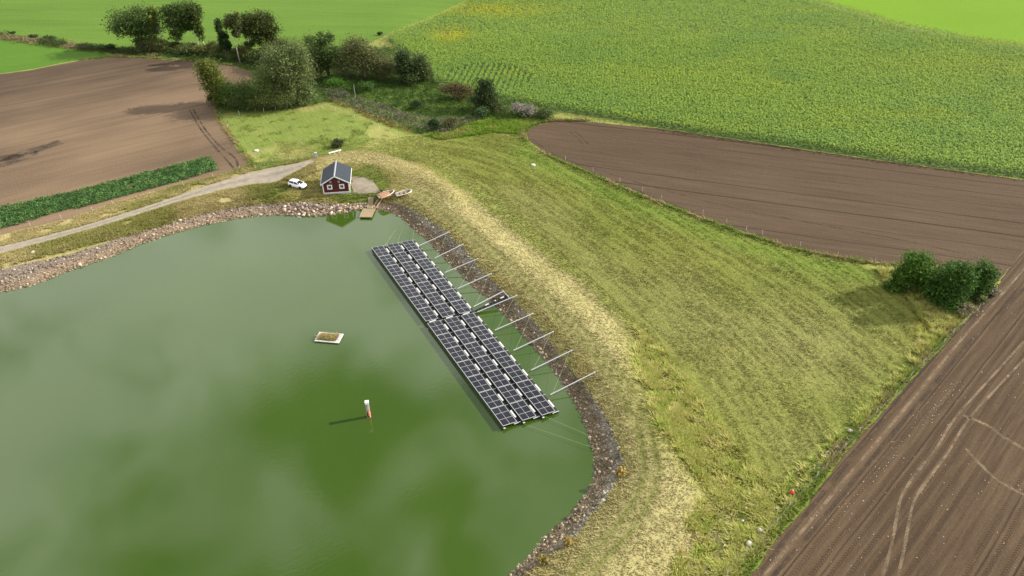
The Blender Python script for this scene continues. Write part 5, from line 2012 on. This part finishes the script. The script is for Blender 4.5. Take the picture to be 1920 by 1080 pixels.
for f in (.1, .5, .9):
    MB().box((Lr * f, .11, .25 + dzr * f), (.12, .10, .8)).build('post', WHITE, t_)
p = W(1484, 927)
t_ = thing('red_float', 'bright red plastic float lying in the rough grass beside the near fence', 'float', (p[0], p[1], p[2] + .16), .4)
m = MB()
m.lathe([(.05, 0), (.18, .04), (.27, .14), (.30, .26), (.26, .4), (.15, .49), (.08, .53), (.07, .62), (.04, .65)], 18)
m.build('ball', RED, t_, True)
MB().tube([(.0, -.0, .63), (.02, .0, .72)], .06, 8).build('cap', WHITE, t_)
p = W(667, 186)
t_ = thing('marker_pole', 'single slender pale pole standing in the damp hollow', 'pole', tuple(p))
hp_ = hgt_at(p, 160)
MB().tube([(0, 0, -.3), (-.05, 0, hp_)], [.07, .05], 6).build('pole', POSTM, t_)
MB().box((-.05, -.01, hp_ + .05), (.16, .16, .12), 0, None, .02).build('cap', POSTM, t_)


def fence(name, label, pts, hp, wires=2, rad=.055):
    P_ = [W(*q) for q in pts]
    t_ = thing(name, label, 'fence', tuple(P_[0]))
    o0_ = Vector(P_[0])
    rr = random.Random(len(pts))
    tops = []
    for q in P_:
        b = Vector(q) - o0_
        lx, ly = rr.uniform(-.06, .06), rr.uniform(-.06, .06)
        hh_ = hp * rr.uniform(.9, 1.08)
        m = MB().tube([b + Vector((0, 0, -.3)), b + Vector((lx, ly, hh_)), b + Vector((lx, ly, hh_ + .03))], [rad, rad * .95, rad * .5], 6)
        m.build('post', POSTM, t_)
        tops.append((b, hh_))
    m = MB()
    for wv in range(wires):
        f = .9 - .35 * wv
        for (a, ha), (b, hb_) in zip(tops[:-1], tops[1:]):
            m.tube([a + Vector((0, -.06, ha * f)), b + Vector((0, -.06, hb_ * f))], .006, 4)
    m.build('wire', WIRE, t_)


fence('wire_fence', 'wire fence on thin pale posts along the near brown field', [(1835, 579), (1807, 606), (1787, 625), (1769, 644), (1730, 683), (1707, 707), (1678, 742), (1642, 777), (1610, 811), (1582, 842),
      (1531, 895), (1480, 951), (1455, 982), (1400, 1037), (1363, 1080), (1320, 1130)], 1.15, 2, .06)
fence('wire_fence', 'wire fence on thin posts between the meadow and the rounded brown field', [(1060, 300), (1112, 321), (1162, 341), (1204, 359), (1240, 373), (1317, 402), (1362, 418), (1399, 431), (1429, 440), (1500, 462), (1570, 480), (1640, 492)], 1.1, 2, .05)
fence('wire_fence', 'wire fence with white posts along the bushes at the back of the pasture', [(427, 240), (449, 216), (495, 210), (517, 205), (539, 201), (605, 203), (629, 208), (665, 222), (710, 240), (745, 256)], 1.15, 2, .075)
fence('wire_fence', 'wire fence on thin posts between the pasture and the gravel road', [(480, 317), (512, 304), (544, 299), (580, 295)], 1.0, 2, .05)
fence('wire_fence', 'wire fence on dark thin posts between the potato crop and the gravel road', [(0, 437), (57, 424), (115, 410), (174, 396), (212, 384), (282, 366), (344, 349), (400, 333), (450, 318)], 1.0, 2, .05)
print('objects', len(bpy.data.objects))
